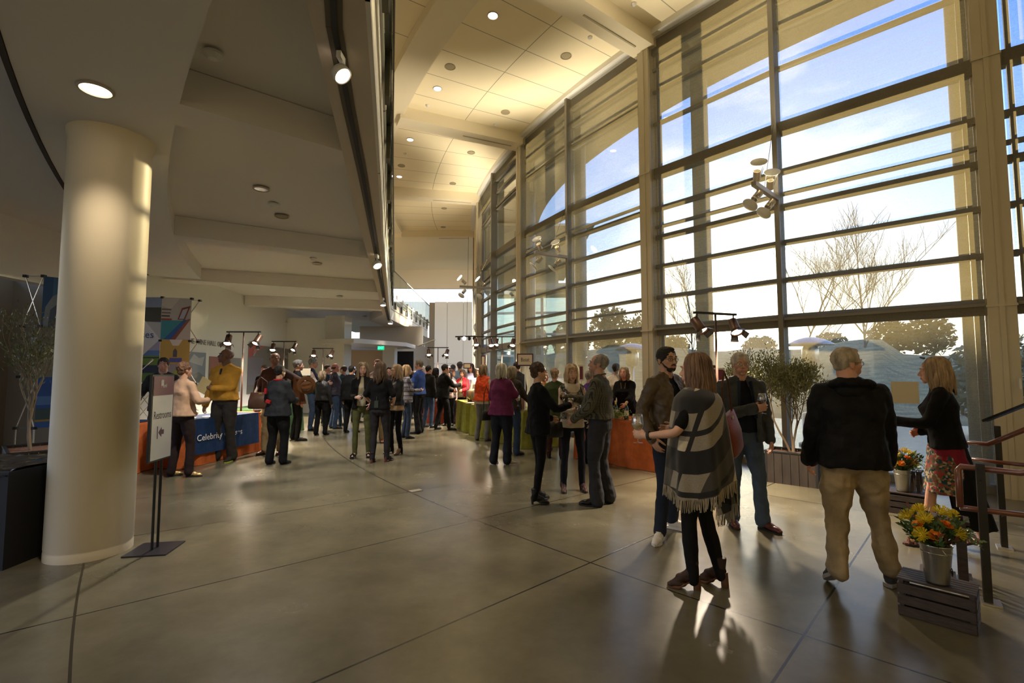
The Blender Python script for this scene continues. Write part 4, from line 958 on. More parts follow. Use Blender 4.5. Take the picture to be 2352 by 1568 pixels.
tablecloth((.24,9.98),(-1.05,12.3),.8,-1,.76,'olive green draped table with the sign pole, right of the barrel',C_GRN)
tablecloth((-1.18,12.66),(-1.62,14.3),.8,-1,.76,'olive green draped table carrying the small barrel',C_GRN)
tablecloth((-2.75,15.2),(-1.9,15.0),.7,1,.76,'rust red draped table far behind the dark suited man',C_RED)
# cruise line tables, blue runner over an orange cloth
t1=tablecloth((-6.9,7.45),(-5.86,7.45),.6,1,.76,'blue draped table with an orange under cloth behind the restroom sign',C_ORG)
t2=tablecloth((-5.34,7.95),(-5.02,9.95),.75,1,.76,'blue and orange draped table behind the mustard sweater',C_ORG)
def runner(t,A,B,side,drop=.55):
    A,B=Vector(A),Vector(B); d=(B-A).normalized(); n=Vector((-d.y,d.x))*side; o=Vector(t.location)
    b=MB(); 
    pts=[A-n*.05+(B-A)*(i/24)-n*.004*math.sin(i*1.7) for i in range(25)]
    for p,q in zip(pts,pts[1:]):
        v=[(*p,.772),(*q,.772),(*(q-n*.035),.772-drop),(*(p-n*.035),.772-drop)]
        b.poly([Vector(x)-o for x in v]); b.poly([Vector(x)-o for x in ((*p,.772),(*(p+n*.78),.772),(*(q+n*.78),.772),(*q,.772))])
    return b.build('table_runner',C_BLUE,t)
runner(t1,(-6.87,7.42),(-5.90,7.42),1); runner(t2,(-5.33,8.0),(-5.04,9.6),1,.58)
M_TXT=mat('lettering_white',(.8,.8,.8),.6)
text('lettering','Celebrity Cruises',.115,M_TXT,frameM((-6.36,7.338,.50),(1,-.02,0)),ext=.001)
bpy.data.objects['lettering'].name='cloth_lettering'; o_=bpy.data.objects['cloth_lettering']; o_.parent=t1; o_.matrix_parent_inverse=t1.matrix_world.inverted(); 
bpy.context.view_layer.update(); o_.matrix_parent_inverse=Matrix.Translation(-Vector(t1.location))
dd=Vector((.32,2.0,0)).normalized(); o_=text('cloth_lettering','Celebrity Cruises',.15,M_TXT,frameM((-5.137,8.62,.46),dd),ext=.001); o_.parent=t2; o_.matrix_parent_inverse=Matrix.Translation(-Vector(t2.location))
tablecloth((-5.55,10.6),(-5.72,13.3),.75,1,.76,'green draped table by the wall behind the big man in brown',C_GRL)
# small things on the blue table
def onbox(name,c,dm,rz,m,label,cat,rx=0,g=None): o=MB().box((0,0,0),dm).build(name,m,loc=c); o.rotation_euler=(rx,0,rz); return tag(o,label,cat,g)
PAPER=mat('paper_white',(.75,.74,.70),.7); PAPERD=mat('printed_paper',(.35,.34,.36),.6,noise_=.6,nscale=40)
for i,(x,y,rz,l) in enumerate(((-5.42,8.7,.2,'loose brochure on the blue table, nearest the tan jacket'),(-5.35,8.95,-.4,'loose brochure in the middle of the blue table'),(-5.32,9.2,.9,'loose brochure on the blue table behind the mustard sweater'),(-5.5,8.35,.5,'loose brochure at the near end of the blue table'))): onbox('brochure',(x,y,.777),(.15,.21,.006),rz,PAPERD if i%2 else PAPER,l,'brochure',g='brochures spread on the blue tables')
def stand_card(c,rz,label):
    r=empty('tablet_stand',c,rz); tag(r,label,'tablet'); MB().box((0,0,.10),(.20,.012,.15),rx=-.45).build('tablet',PAPER,r); MB().box((0,-.008,.102),(.17,.012,.12),rx=-.45).build('screen',PAPERD,r); MB().box((0,.03,.02),(.10,.09,.04)).build('foot',M_BLACK,r)
stand_card((-5.50,8.25,.774),.5,'white framed tablet leaning on the blue table left of the mustard sweater'); stand_card((-5.1,9.75,.77),.7,'white framed tablet leaning at the far end of the blue table')
# barrel
def barrel(c,rz):
    r=empty('wine_barrel',c,rz); tag(r,'small oak wine barrel with steel hoops on the green table','barrel')
    M=Matrix.Translation((0,0,.20))@Matrix.Rotation(pi/2,4,'X'); prof=[(.001,-.19),(.118,-.19),(.118,-.205),(.130,-.205),(.146,-.10),(.152,0),(.146,.10),(.130,.205),(.118,.205),(.118,.19),(.001,.19)]
    MB().lathe(prof,M=M,n=28,close=False).build('staves',mat('oak',(.42,.25,.12),.55,noise_=.3,nscale=14,stretch=(6,1,6)),r,smooth=False)
    h=MB()
    for z,rr in((-.19,.135),(-.12,.147),(.12,.147),(.19,.135)): h.lathe([(rr,z-.014),(rr+.003,z-.014),(rr+.003,z+.014),(rr,z+.014)],M=M,n=28,close=False)
    h.build('hoop',mat('galvanised',(.55,.55,.53),.35,.8),r)
    MB().box((0,-.12,.03),(.26,.05,.06)).box((0,.12,.03),(.26,.05,.06)).box((0,0,.015),(.05,.34,.03)).build('cradle',mat('cradle_wood',(.30,.13,.06),.5),r)
    return r
barrel((-1.02,13.15,.765),.55)
def bottle(c,label,g=None,k=1.0):
    r=empty('wine_bottle',c); tag(r,label,'wine bottle',g)
    MB().lathe([(.036,0),(.038,.01),(.038,.185),(.030,.215),(.0145,.235),(.0145,.29),(.016,.292),(.016,.30)],n=18).build('glass_body',mat('bottle_glass_dark',(.012,.018,.010),.08,coat=.6),r,smooth=True)
    MB().lathe([(.0388,.06),(.0388,.15)],n=18,close=False).build('label',mat('wine_label',(.72,.64,.46),.6),r,smooth=True)
    MB().lathe([(.0155,.24),(.017,.30),(.001,.303)],n=12,close=False).build('capsule',mat('gold_foil',(.60,.45,.12),.35,.5),r,smooth=True)
bottle((1.93,8.22,.765),'dark wine bottle with cream label standing on the orange table')
bottle((1.80,8.45,.765),'dark wine bottle half hidden behind the grey haired man on the orange table')
for i,(x,y,l) in enumerate(((.10,10.5,'dark bottle beside the sign pole on the green table'),(.02,10.7,'dark bottle second from the sign pole'),(.16,10.75,'dark bottle farthest from the edge by the sign pole'))): bottle((x,y,.765),l,'bottles by the sign pole')
onbox('cutting_board',(-.18,10.62,.785),(.42,.30,.03),-.5,mat('pale_wood_board',(.62,.42,.25),.5),'pale wooden board on the near green table','cutting board')
onbox('wooden_crate_panel',(.20,10.18,.90),(.03,.22,.27),-.5,mat('box_wood',(.42,.24,.11),.6),'upright wooden box side beside the sign pole','box')
onbox('order_sheet',(2.12,8.08,.768),(.30,.21,.004),-.9,PAPER,'white sheet of paper on the orange table','paper'); onbox('pen',(2.13,8.05,.776),(.14,.012,.01),.3,M_BLACK,'dark pen lying on the white sheet','pen')
onbox('menu_card',(2.45,7.70,.768),(.22,.15,.004),.2,mat('cream_card',(.75,.5,.35),.6),'peach coloured card on the orange table beside the leather jacket','card')
onbox('paper_stack',(-1.0,12.55,.775),(.30,.22,.02),-.5,mat('cream_card2',(.75,.66,.5),.6),'stack of cream leaflets on the green table before the barrel','paper')
def sprig(c,n,label,name='herb_garland',cat='greenery',col=(.16,.20,.04),sp=(.22,.10,.07)):
    rnd=random.Random(int(c[0]*100)); b=MB()
    for i in range(n):
        p=Vector((rnd.gauss(0,sp[0]*.45),rnd.gauss(0,sp[1]*.5),abs(rnd.gauss(0,sp[2]))+.01)); a=Vector((rnd.uniform(-1,1),rnd.uniform(-1,1),rnd.uniform(-.2,.8))).normalized()*.045; q=a.orthogonal().normalized()*.007
        b.poly([p,p+a*.5+q,p+a,p+a*.5-q])
    o=b.build(name,mat('herb_%02d'%int(col[1]*99),col,.6),loc=c,normals=False); o.rotation_euler[2]=-.9; return tag(o,label,cat)
sprig((1.80,8.28,.765),420,'green herb garland on the orange table around the bottles'); sprig((.55,10.35,.80),300,'leafy greenery in the dark vase behind the sign pole',sp=(.10,.10,.18))
onbox('dark_vase',(.50,10.38,.9),(.22,.22,.28),.2,M_BLACK,'square dark vase on the green table behind the woman in black','vase')
# signs
PURPLE=mat('plum_frame',(.075,.02,.06),.5); CREAM=mat('sign_cream',(.76,.66,.52),.6); MAROON=mat('sign_maroon',(.16,.022,.06),.55)
def small_sign(p,w,h,body,label,base,m=CREAM,size=.07,rz=0.0,col=None):
    r=empty('table_sign',(p.x,p.y,base),rz); tag(r,label,'sign'); z=p.z-base
    MB().box((0,0,z),(w,.02,h)).build('frame',PURPLE if m is CREAM else M_WMETAL,r); MB().box((0,-.012,z),(w-.05,.006,h-.05)).build('board',m,r)
    MB().tube([(0,.01,0),(0,.01,z-h/2)],.012,8).box((0,.01,.006),(.16,.16,.012)).build('pole',M_CHROME,r)
    if body: 
        M=Matrix(((1,0,0,0),(0,0,-1,-.0165),(0,1,0,z),(0,0,0,1))); o=text('lettering',body,size,col or M_BLACK,M,ext=.0006,sx=.75); o.parent=r; o.matrix_parent_inverse=Matrix.Identity(4); o.matrix_local=M@Matrix.Diagonal((.75,1,1,1))
    return r
small_sign(dp_(1206,826,10.15),.345,.26,'Basat','plum framed cream sign reading Basat on a pole',.768,size=.115)
small_sign(dp_(1110,828,12.6),.12,.26,None,'narrow cream sign with plum top near the light stands',.768)
small_sign(dp_(1073,840,13.9),.22,.16,None,'small framed card by the white partition',.768)
small_sign(dp_(1335,856,7.9),.10,.26,None,'small maroon card in white frame behind the blonde woman in the scarf',.768,m=MAROON)
small_sign(dp_(1638,868,7.15),.34,.30,'dling\nRU','maroon sign in a white frame between the poncho and the grey blazer',.765,m=MAROON,size=.10,col=M_TXT)
tablecloth((2.45,7.30),(3.05,6.62),.6,1,.76,'low draped table end behind the man in the blazer',cloth((.35,.17,.08),name='cloth_brown')) if False else None
# restroom sign
def restroom_sign():
    p=gp(355,1262); r=empty('restroom_sign_stand',(p.x,p.y,0),R_(98)); tag(r,'tall free standing sign reading Restrooms with a left arrow','sign')
    MB().box((0,0,.006),(.34,.34,.012),R_(-88)).build('base',mat('sign_base_black',(.02,.022,.03),.3),r)
    for x in(-.042,.042): MB().tube([(x,0,.01),(x,0,.80)],.011,10).build('pole',M_BLACK,r)
    z0,z1,w=.775,1.535,.34; zc=(z0+z1)/2
    MB().box((0,0,zc),(w,.022,z1-z0)).build('frame',M_BLACK,r)
    MB().box((0,-.012,zc),(w-.03,.004,z1-z0-.03)).build('board',mat('sign_board_white',(.72,.72,.70),.5),r); MB().box((0,-.0145,z1-.10),(w-.03,.004,.17)).build('header',MAROON,r)
    def tx(b,size,z,m,sx=1):
        M=Matrix(((1,0,0,0),(0,0,-1,-.0152 if z<1.4 else -.0175),(0,1,0,z),(0,0,0,1)))@Matrix.Diagonal((sx,1,1,1)); o=text('lettering',b,size,m,M,ext=.0003); o.parent=r; o.matrix_parent_inverse=Matrix.Identity(4); o.matrix_local=M
    tx('Restrooms',.098,zc+.02,mat('sign_ink',(.03,.015,.03),.6),.62)
    tx('Pflund',.05,z1-.10,M_TXT,.7)
    a=MB(); y=-.0150; pz=z0+.25
    for pts in ([(-.055,0),(-.005,.045),(-.005,.02),(.03,.02),(.03,-.02),(-.005,-.02),(-.005,-.045)],[(-.075,.055),(-.062,.055),(-.062,-.055),(-.075,-.055)]): a.poly([(x,y,pz+z) for x,z in pts])
    a.build('arrow',mat('arrow_plum',(.10,.03,.07),.6),r)
    l=MB()
    for i in range(5): l.box((-.045+.008*i,-.0178,z1-.075+.006*(i%2)),(.005,.002,.05))
    l.build('logo',M_TXT,r)
restroom_sign()
# black draped bin and left side
bx=MB(); bx.prism([(-4.95,3.93),(-4.0,3.90),(-4.02,4.55),(-4.95,4.62)],0,.76); bo=bx.build('draped_bin',mat('black_drape',(.006,.006,.007),.7),smooth=False); tag(bo,'black draped table with plastic liner left of the round column','draped table')
bl=MB(); rnd=random.Random(3); rows=[]
for i in range(22):
    rows.append([bl.b.verts.new((-4.97+i*.0455,3.88+j*.10+rnd.uniform(-.015,.015),.765+rnd.uniform(0,.035)-(.05 if j==0 else 0))) for j in range(8)])
for A,B in zip(rows,rows[1:]):
    for j in range(7): bl.b.faces.new((A[j],A[j+1],B[j+1],B[j]))
bl.build('plastic_liner',mat('glossy_black_plastic',(.01,.01,.012),.12,coat=.8),bo)
def olive(x,y,h,label,pot,seed,n=1500,spread=.42,col=(.13,.145,.055),z0=.42,trunks=3):
    r=empty('potted_olive_tree',(x,y,0)); tag(r,label,'potted tree'); rnd=random.Random(seed)
    w,dep,ph=pot; R4=Matrix.Rotation(-.72,4,'Z'); b=MB(); k=6
    for i in range(k):
        for sgn in(-1,1):
            b.box((-w/2+w*(i+.5)/k,sgn*dep/2,ph/2),(w/k-.006,.02,ph)); b.box((sgn*w/2,-dep/2+dep*(i+.5)/k,ph/2),(.02,dep/k-.006,ph))
    for v in b.b.verts: v.co=R4@v.co
    b.build('planter_box',mat('dark_stained_planks',(.036,.026,.019),.7,noise_=.4,nscale=12,stretch=(1,1,.2)),r)
    b=MB(); 
    for sgn in(-1,1): b.box((0,sgn*dep/2,ph),(w+.04,.035,.02)); b.box((sgn*w/2,0,ph),(.035,dep+.04,.02))
    for sx in(-1,1):
        for sy in(-1,1): b.box((sx*w/2,sy*dep/2,ph/2),(.03,.03,ph))
    for v in b.b.verts: v.co=R4@v.co
    b.build('rim',M_DARK,r)
    b=MB().box((0,0,ph-.06),(w-.03,dep-.03,.06)); 
    for v in b.b.verts: v.co=R4@v.co
    b.build('soil',mat('bark_mulch',(.16,.07,.03),.95,noise_=.5,nscale=30,bump=1,bscale=50),r)
    b=MB(); tips=[]
    def br(p,d,l,rad,dep_):
        pts=[p]; q=p; 
        for i in range(3): d=(d+Vector((rnd.uniform(-1,1),rnd.uniform(-1,1),rnd.uniform(-.1,.6)))*.18).normalized(); q=q+d*l/3; pts.append(q)
        b.tube(pts,[rad,rad*.9,rad*.78,rad*.65],6,cap=False)
        if dep_>=2: tips.extend([(pts[i].lerp(pts[i+1],rnd.random()),d) for i in (1,2)]); tips.append((pts[-1],d)); 
        if dep_>=4: return
        for i in range(3): br(pts[rnd.choice((2,3))] if i else pts[-1],(d+Vector((rnd.uniform(-1,1),rnd.uniform(-1,1),rnd.uniform(-.2,.7)))*spread*1.9).normalized(),l*rnd.uniform(.62,.85),rad*.6,dep_+1)
    for t in range(trunks):
        a=rnd.uniform(0,6.28); br(Vector((.04*math.cos(a),.04*math.sin(a),ph-.04)),Vector((spread*math.cos(a),spread*math.sin(a),1)).normalized(),(h-ph)*.33,.018,0)
    b.build('trunk',mat('olive_bark',(.20,.15,.09),.85),r,smooth=True)
    f=MB()
    for i in range(n):
        p,d=rnd.choice(tips); p=p+Vector((rnd.gauss(0,.045),rnd.gauss(0,.045),rnd.gauss(.01,.05)))
        a=(d+Vector((rnd.uniform(-1,1),rnd.uniform(-1,1),rnd.uniform(-.6,1)))*.9).normalized()*rnd.uniform(.035,.060); q=a.cross(Vector((rnd.uniform(-1,1),rnd.uniform(-1,1),rnd.uniform(-1,1)))).normalized()*.0078
        f.poly([p,p+a*.4+q,p+a,p+a*.4-q])
    m=mat('olive_leaf_%02d'%int(col[1]*100),col,.5); f.build('foliage',m,r,normals=False)
    return r
olive(4.02,6.98,1.95,'bushy olive tree in a dark wooden box by the window',(.62,.46,.44),12,9500,col=(.20,.21,.09))
olive(-5.95,6.1,2.25,'dark olive tree in a planter behind the round column',(.9,.5,.62),5,1500,trunks=2,spread=.3)
# popup frames
def lattice(r,pts,z0,z1,rows,m):
    b=MB(); hz=(z1-z0)/rows
    for i in range(len(pts)-1):
        for k in range(rows):
            p,q=Vector(pts[i]),Vector(pts[i+1]); a,c=z0+k*hz,z0+(k+1)*hz
            b.tube([(*p,a),(*q,c)],.008,6).tube([(*q,a),(*p,c)],.008,6).tube([(*p,a),(*q,a)],.006,6).tube([(*p,c),(*q,c)],.006,6)
    b.build('lattice_frame',m,r)
    b=MB()
    for p in pts:
        for k in range(rows+1): MB().box((*p,z0+k*hz),(.05,.05,.04)).build('hub',M_BLACK,r)
    b.b.free()
def panel(r,P,Q,z0,z1,polys,name='fabric_panel',bow=.0):
    P,Q=Vector(P),Vector(Q); d=Q-P; n=Vector((d.y,-d.x)).normalized(); 
    mats=[]; b=MB()
    for k,(col,uv) in enumerate(polys):
        m=mat('print_%02d%02d%02d'%tuple(int(c*99) for c in col),col,.6); 
        if m not in mats: mats.append(m)
        off=.012+.0012*k
        b.poly([(*(P+d*u+n*off),z0+(z1-z0)*v) for u,v in uv],mats.index(m))
    return b.build(name,mats,r,normals=False)
full=[(0,0),(1,0),(1,1),(0,1)]
def R4_(a,c,e,g_): return [(a,c),(e,c),(e,g_),(a,g_)]
def popup():
    A=Vector((-7.55,9.0)); B=Vector((-6.45,8.95)); r=empty('popup_display',(-6.9,9.0,0)); tag(r,'curved fabric popup display with a pool photo, stripes and blue lettering','display stand')
    o=Vector((-6.9,9.0)); g=lambda x,y:(x-o.x,y-o.y)
    X=[-8.05+.02,-7.35,-6.66,-5.98]; Y=[9.5,9.45,9.45,9.62]; X=[dp_(x,800,y).x for x,y in zip((215,285,368,436),Y)]
    pts=[g(x,y) for x,y in zip(X,Y)]; zs=[dp_(368,y,9.45).z for y in (983,878,779,683)]
    lattice(r,[(p[0],p[1]+.25) for p in pts],zs[0],zs[3],3,M_CHROME); lattice(r,pts,zs[0],zs[3],3,M_CHROME)
    for p in pts: MB().tube([(*p,0),(*p,zs[0])],.01,6).build('foot_pole',M_CHROME,r)
    W_=(.72,.74,.78)
    panel(r,pts[1],pts[2],zs[2],zs[3],[((.16,.24,.62),full),((.30,.40,.68),R4_(0,.55,1,1)),((.07,.08,.07),R4_(0,.42,1,.76)),((.50,.52,.55),[(.1,.45),(1,.40),(1,0)]),(W_,[(0,1),(0,0),(1,0)])])
    panel(r,pts[1],pts[2],zs[1],zs[2],[((.17,.30,.06),full),((.40,.42,.60),R4_(0,.72,1,1)),((.12,.25,.60),R4_(0,.62,1,.74)),((.03,.05,.07),R4_(0,.56,1,.585)),((.03,.045,.10),R4_(0,.22,1,.40)),((.11,.22,.05),R4_(0,0,1,.22)),(W_,[(0,.0),(.45,.55),(1,1),(0,1)])])
    panel(r,pts[2],pts[3],zs[2],zs[3],[((.50,.50,.55),full),((.62,.62,.66),[(0,1),(.6,1),(.3,.72),(0,.80)]),((.16,.15,.16),R4_(0,.70,.32,.735)),((.16,.15,.16),R4_(0,.62,.30,.65)),((.10,.09,.09),R4_(0,.54,.28,.58)),((.05,.28,.38),R4_(0,0,1,.46)),((.40,.05,.03),R4_(0,.46,.35,.50)),((.03,.12,.40),[(.1,0),(.35,0),(.95,.48),(.75,.48)]),((.28,.10,.08),[(.35,0),(.5,0),(1,.5),(.9,.5)]),((.55,.52,.50),[(.5,0),(1,0),(1,.5)]),((.22,.06,.06),[(.55,.48),(.80,.48),(.98,.82),(.68,.76)]),((.42,.48,.68),[(.60,.50),(.76,.50),(.90,.76),(.72,.72)])])
    panel(r,pts[2],pts[3],zs[0],zs[2],[((.26,.20,.16),full),((.55,.38,.10),R4_(0,.72,1,1)),((.75,.72,.68),[(.3,1),(.75,1),(.62,.93),(.42,.93)]),((.10,.10,.12),[(.44,.80),(.58,.80),(.58,.87),(.51,.90),(.44,.87)]),((.10,.12,.45),R4_(.33,.74,.75,.79)),((.35,.36,.42),R4_(0,.5,1,.72)),((.35,.42,.07),[(.2,0),(.85,0),(.9,.45),(.8,.62),(.62,.68),(.45,.62),(.25,.58),(.15,.3)]),((.50,.55,.12),[(.35,.2),(.7,.15),(.75,.5),(.5,.6),(.3,.45)])])
    panel(r,pts[0],pts[1],zs[1],zs[3],[(W_,full),((.16,.24,.62),[(0,1),(0,.8),(.8,1)])])
    p=Vector((*pts[2],0)); q=Vector((*pts[1],0)); d=(p-q).normalized(); n=Vector((d.y,-d.x,0)); M=frameM(q+(p-q)*.40+n*.03+Vector((0,0,dp_(335,769,9.45).z)),d)
    o_=text('lettering','Cruises',.20,mat('print_navy_text',(.05,.09,.35),.6),M,ext=.0006); o_.parent=r; o_.matrix_parent_inverse=Matrix.Identity(4); o_.matrix_local=M
popup()
def popup2():
    r=empty('popup_display',(-7.3,7.5,0)); tag(r,'popup lattice frame with a blue night scene panel left of the round column','display stand'); o=Vector((-7.3,7.5))
    X=[dp_(x,800,7.3).x for x in (48,90)]; pts=[(X[0]-o.x,7.3-o.y),(X[1]-o.x,7.3-o.y)]; p3=(dp_(165,800,7.6).x-o.x,7.6-o.y)
    zs=[dp_(80,y,7.3).z for y in (983,866,751,634)]
    lattice(r,pts,zs[0],zs[3],3,M_CHROME)
    for p in pts: MB().tube([(*p,0),(*p,zs[0])],.01,6).build('foot_pole',M_CHROME,r)
    panel(r,pts[1],p3,zs[2],zs[3],[((.03,.09,.25),full),((.05,.14,.32),R4_(.3,.6,1,1)),((.20,.25,.32),[(.05,0),(.1,.4),(.3,.62),(.6,.72),(1,.6),(1,0)]),((.07,.10,.16),[(.2,0),(.25,.35),(.5,.5),(1,.45),(1,0)])])
    panel(r,pts[1],p3,zs[0],zs[1],[((.03,.10,.35),full),((.10,.22,.5),R4_(0,.45,1,.62)),((.05,.09,.10),R4_(0,.15,1,.38)),((.30,.20,.06),R4_(0,.12,1,.16))])
popup2()
# desk lamp clipped beside the panel
p=dp_(335,840,9.0); o_=MB().tube([(-.35,0,-.35),(0,0,0),(.12,0,.12)],[.008,.008,.02],8).build('clip_lamp',mat('lamp_silver',(.5,.5,.52),.3,.8),loc=p); tag(o_,'thin silver arm lamp in front of the striped panel','lamp')
# glass door at the left edge, alcove
gd=empty('glass_door',(-7.85,7.0,0)); gd['kind']='structure'; gd.name='door_2'
b=MB(); 
for y in(-.42,.42): b.box((0,y,1.25),(.05,.07,2.5))
for z in(.12,2.47): b.box((0,0,z),(.05,.84,.08))
b.build('frame',M_CHROME,gd); MB().box((0,0,1.25),(.012,.8,2.4)).build('pane',mat('dark_door_glass',(.05,.05,.04),.1,coat=.4),gd); MB().box((.08,.22,1.05),(.10,.22,.03)).box((.05,.3,1.05),(.06,.05,.16)).build('handle',M_CHROME,gd)
gd.rotation_euler[2]=.25
# wall graphics
def on_wall(x,ytop,ybot,x2,y2top=None):          # rectangle on the left wall between two picture columns
    def hit(px):
        for p,q in zip(LW[1:],LW[2:]):
            k=(px-1176)/F
            # p+(q-p)t = (k*Y,Y)
            dx,dy=q[0]-p[0],q[1]-p[1]; den=dx-k*dy
            if abs(den)<1e-9: continue
            t=(k*p[1]-p[0])/den
            if -.001<=t<=1.001: return Vector((p[0]+dx*t,p[1]+dy*t))
        return None
    return hit(x),hit(x2)
def poster(x,x2,yt,yb,cols,label,name='wall_poster',text_=None,cat='poster',off=0):
    
    P,Q=on_wall(x,yt,yb,x2); d=(Q-P).normalized(); n=Vector((d.y,-d.x)); zt=dp_(x,yt,P.y).z; zb=dp_(x,yb,P.y).z; L=(Q-P).length
    r=empty(name,(*((P+Q)/2),zb)); tag(r,label,cat); p0=Vector((*(P-(P+Q)/2),0)); q0=Vector((*(Q-(P+Q)/2),0)); H_=zt-zb; N3=Vector((*n,0)); p0=p0+N3*off; q0=q0+N3*off
    MB().bar(p0+N3*.012+Vector((0,0,H_/2)),q0+N3*.012+Vector((0,0,H_/2)),.02,H_).build('board',mat('poster_board_grey',(.36,.35,.34),.45),r)
    b=MB(); mats=[]
    for k,(col,uv) in enumerate(cols):
        m=mat('print_%02d%02d%02d'%tuple(int(c*99) for c in col),col,.45)
        if m not in mats: mats.append(m)
        b.poly([p0+(q0-p0)*u+N3*(.0235+.0012*k)+Vector((0,0,H_*v)) for u,v in uv],mats.index(m))
    if cols: b.build('print',mats,r,normals=False)
    for body,size,u,v,m,sl in (text_ or []):
        M=frameM(p0+(q0-p0)*u+N3*.034+Vector((0,0,H_*v)),(q0-p0),(0,0,1))@Matrix.Rotation(sl,4,'Z'); o=text('lettering',body,size,m,M,ext=.0008); o.parent=r; o.matrix_parent_inverse=Matrix.Identity(4); o.matrix_local=M
    return r
poster(430,471,807,900,[((.22,.27,.35),full),((.45,.47,.50),[(.05,.75),(.3,.95),(.6,.85),(.9,.9),(.8,.65),(.4,.7)]),((.16,.18,.19),[(0,.3),(.3,.42),(.6,.5),(1,.36),(1,0),(0,0)]),((.30,.28,.08),R4_(0,0,1,.15))],'large wall photo of clouds over hills behind the tan jacket')
poster(480,552,818,905,[((.30,.29,.27),full),((.33,.13,.10),R4_(0,.55,.35,1)),((.10,.14,.30),R4_(0,.35,.35,.56)),((.55,.55,.58),[(.3,.3),(.42,.8),(.5,.3)])],'wall photo collage half hidden by the mustard sweater')
poster(569,705,790,905,[((.20,.19,.18),full),((.45,.12,.11),[(0,1),(.22,1),(.0,.70)]),((.23,.22,.28),R4_(.0,.18,.20,.74))],'big grey wall panel with a red corner ribbon and WALL OF FAME lettering',text_=[('WALL OF FAME',.17,.62,.80,M_TXT,0),('COMING\nSPRING 2017',.075,.085,.88,M_TXT,.78)])
for x,x2,yt,yb,l in ((600,612,818,850,'narrow framed print on the grey wall panel'),(672,696,826,847,'white framed certificate on the grey wall panel')):
    poster(x,x2,yt,yb,[((.66,.68,.70),R4_(.08,.08,.92,.92)),((.5,.52,.55),R4_(.3,.3,.7,.45))],l,'framed_print',cat='picture',off=.03)
P_,Q_=on_wall(372,0,0,528); dW=(Q_-P_).normalized(); nW=Vector((dW.y,-dW.x)); 
o_=text('wall_lettering','TASTE AT THE WINE HALL OF FAME',.19,mat('wall_letter_grey',(.18,.18,.17),.6),frameM((*(P_.lerp(Q_,.50)+nW*.012),2.36),dW),ext=.004,sx=1.0); tag(o_,'grey lettering along the white wall reading AT THE WINE HALL OF FAME','lettering')
L_=o_.dimensions.x; o_.matrix_world=frameM((*(P_.lerp(Q_,.50)+nW*.012),2.36),dW)@Matrix.Diagonal(((Q_-P_).length/max(.1,L_),1.05,1,1))
p=dp_(655,741,13.8); P3,_=on_wall(655,0,0,660); tag(MB().lathe([(.07,0),(.06,.05),(.03,.07)],M=frameM((P3.x+.01,P3.y,dp_(655,741,P3.y).z),(0,1,0)),n=16).build('wall_camera',M_WMETAL),'small round camera high on the left wall','camera')
P3,_=on_wall(703,0,0,705); tag(MB().box((P3.x+.03,P3.y,dp_(703,752,P3.y).z),(.05,.08,.18)).build('wall_sensor',M_WMETAL),'small white sensor box on the left wall','sensor')
# exit sign, screens
ex=empty('exit_sign',dp_(875,799,17.6)); tag(ex,'green lit EXIT sign hanging below the white canopy edge','sign')
MB().box((0,0,0),(.24,.03,.15)).build('housing',mat('exit_green_back',(.01,.10,.04),.5,emit=((.0,.35,.12),.5)),ex)
o_=text('lettering','EXIT',.13,mat('exit_green',(.05,.9,.35),.5,emit=((.05,1,.35),1.6)),Matrix(((1,0,0,0),(0,0,-1,-.018),(0,1,0,0),(0,0,0,1))),ext=.001); o_.parent=ex; o_.matrix_parent_inverse=Matrix.Identity(4); o_.matrix_local=Matrix(((1,0,0,0),(0,0,-1,-.018),(0,1,0,0),(0,0,0,1)))@Matrix.Diagonal((.8,1,1,1))
MB().tube([(0,0,.07),(0,0,.16)],.008,6).build('stem',M_WMETAL,ex)
r=empty('lit_screen',(*dp_(813,0,20.5).xy,1.55)); tag(r,'glowing blue white screen counter seen through the passage','screen')
MB().box((0,0,0),(.78,.04,.5)).build('panel',mat('screen_glow',(.5,.6,.9),.4,emit=((.55,.62,.95),1.2)),r)
m=MB()
for i in range(7): m.box((-.33+i*.11,-.03,-.1+.02*(i%3)),(.05,.02,.16))
m.build('bottles_display',mat('screen_red',(.5,.12,.10),.5),r); MB().box((0,0,-.9),(.1,.1,1.3)).build('stand',M_DARK,r)
onbox('amber_lamp',(*dp_(807,0,20.9).xy,2.42),(.13,.05,.36),0,mat('amber_glow',(.9,.7,.3),.5,emit=((1,.72,.28),1.6)),'narrow amber wall light in the passage','lamp')
onbox('wall_switch_plate',Vector((*pol(23.83,post(0)+.25),1.42)),(.07,.02,.13),.9,M_WMETAL,'white control plate on the beige window post','switch')
onbox('paper_notice',Vector((*pol(23.75,226.4),1.28)),(.30,.01,.30),2.35-pi,mat('notice_paper',(.6,.54,.38),.7),'paper notice on the window behind the woman with the long cardigan','notice')
onbox('floor_box_cover',(*gp(955,1127).xy,.004),(.16,.10,.008),.7,mat('floor_box_brass',(.45,.43,.36),.35,.6),'small metal floor box cover at a joint crossing','floor box')
for x,y,l in ((878,1200,'round'),): pass
# wall mounted handrail seen at the far brown wall
a=dp_(960,795,19.5); c=dp_(999,780,19.0); tag(MB().tube([a,c],.03,8).tube([dp_(975,789,19.3),dp_(975,797,19.3)],.015,6).build('wall_rod',M_WMETAL),'white angled rod fixed to the taupe wall by the far partition','rod')
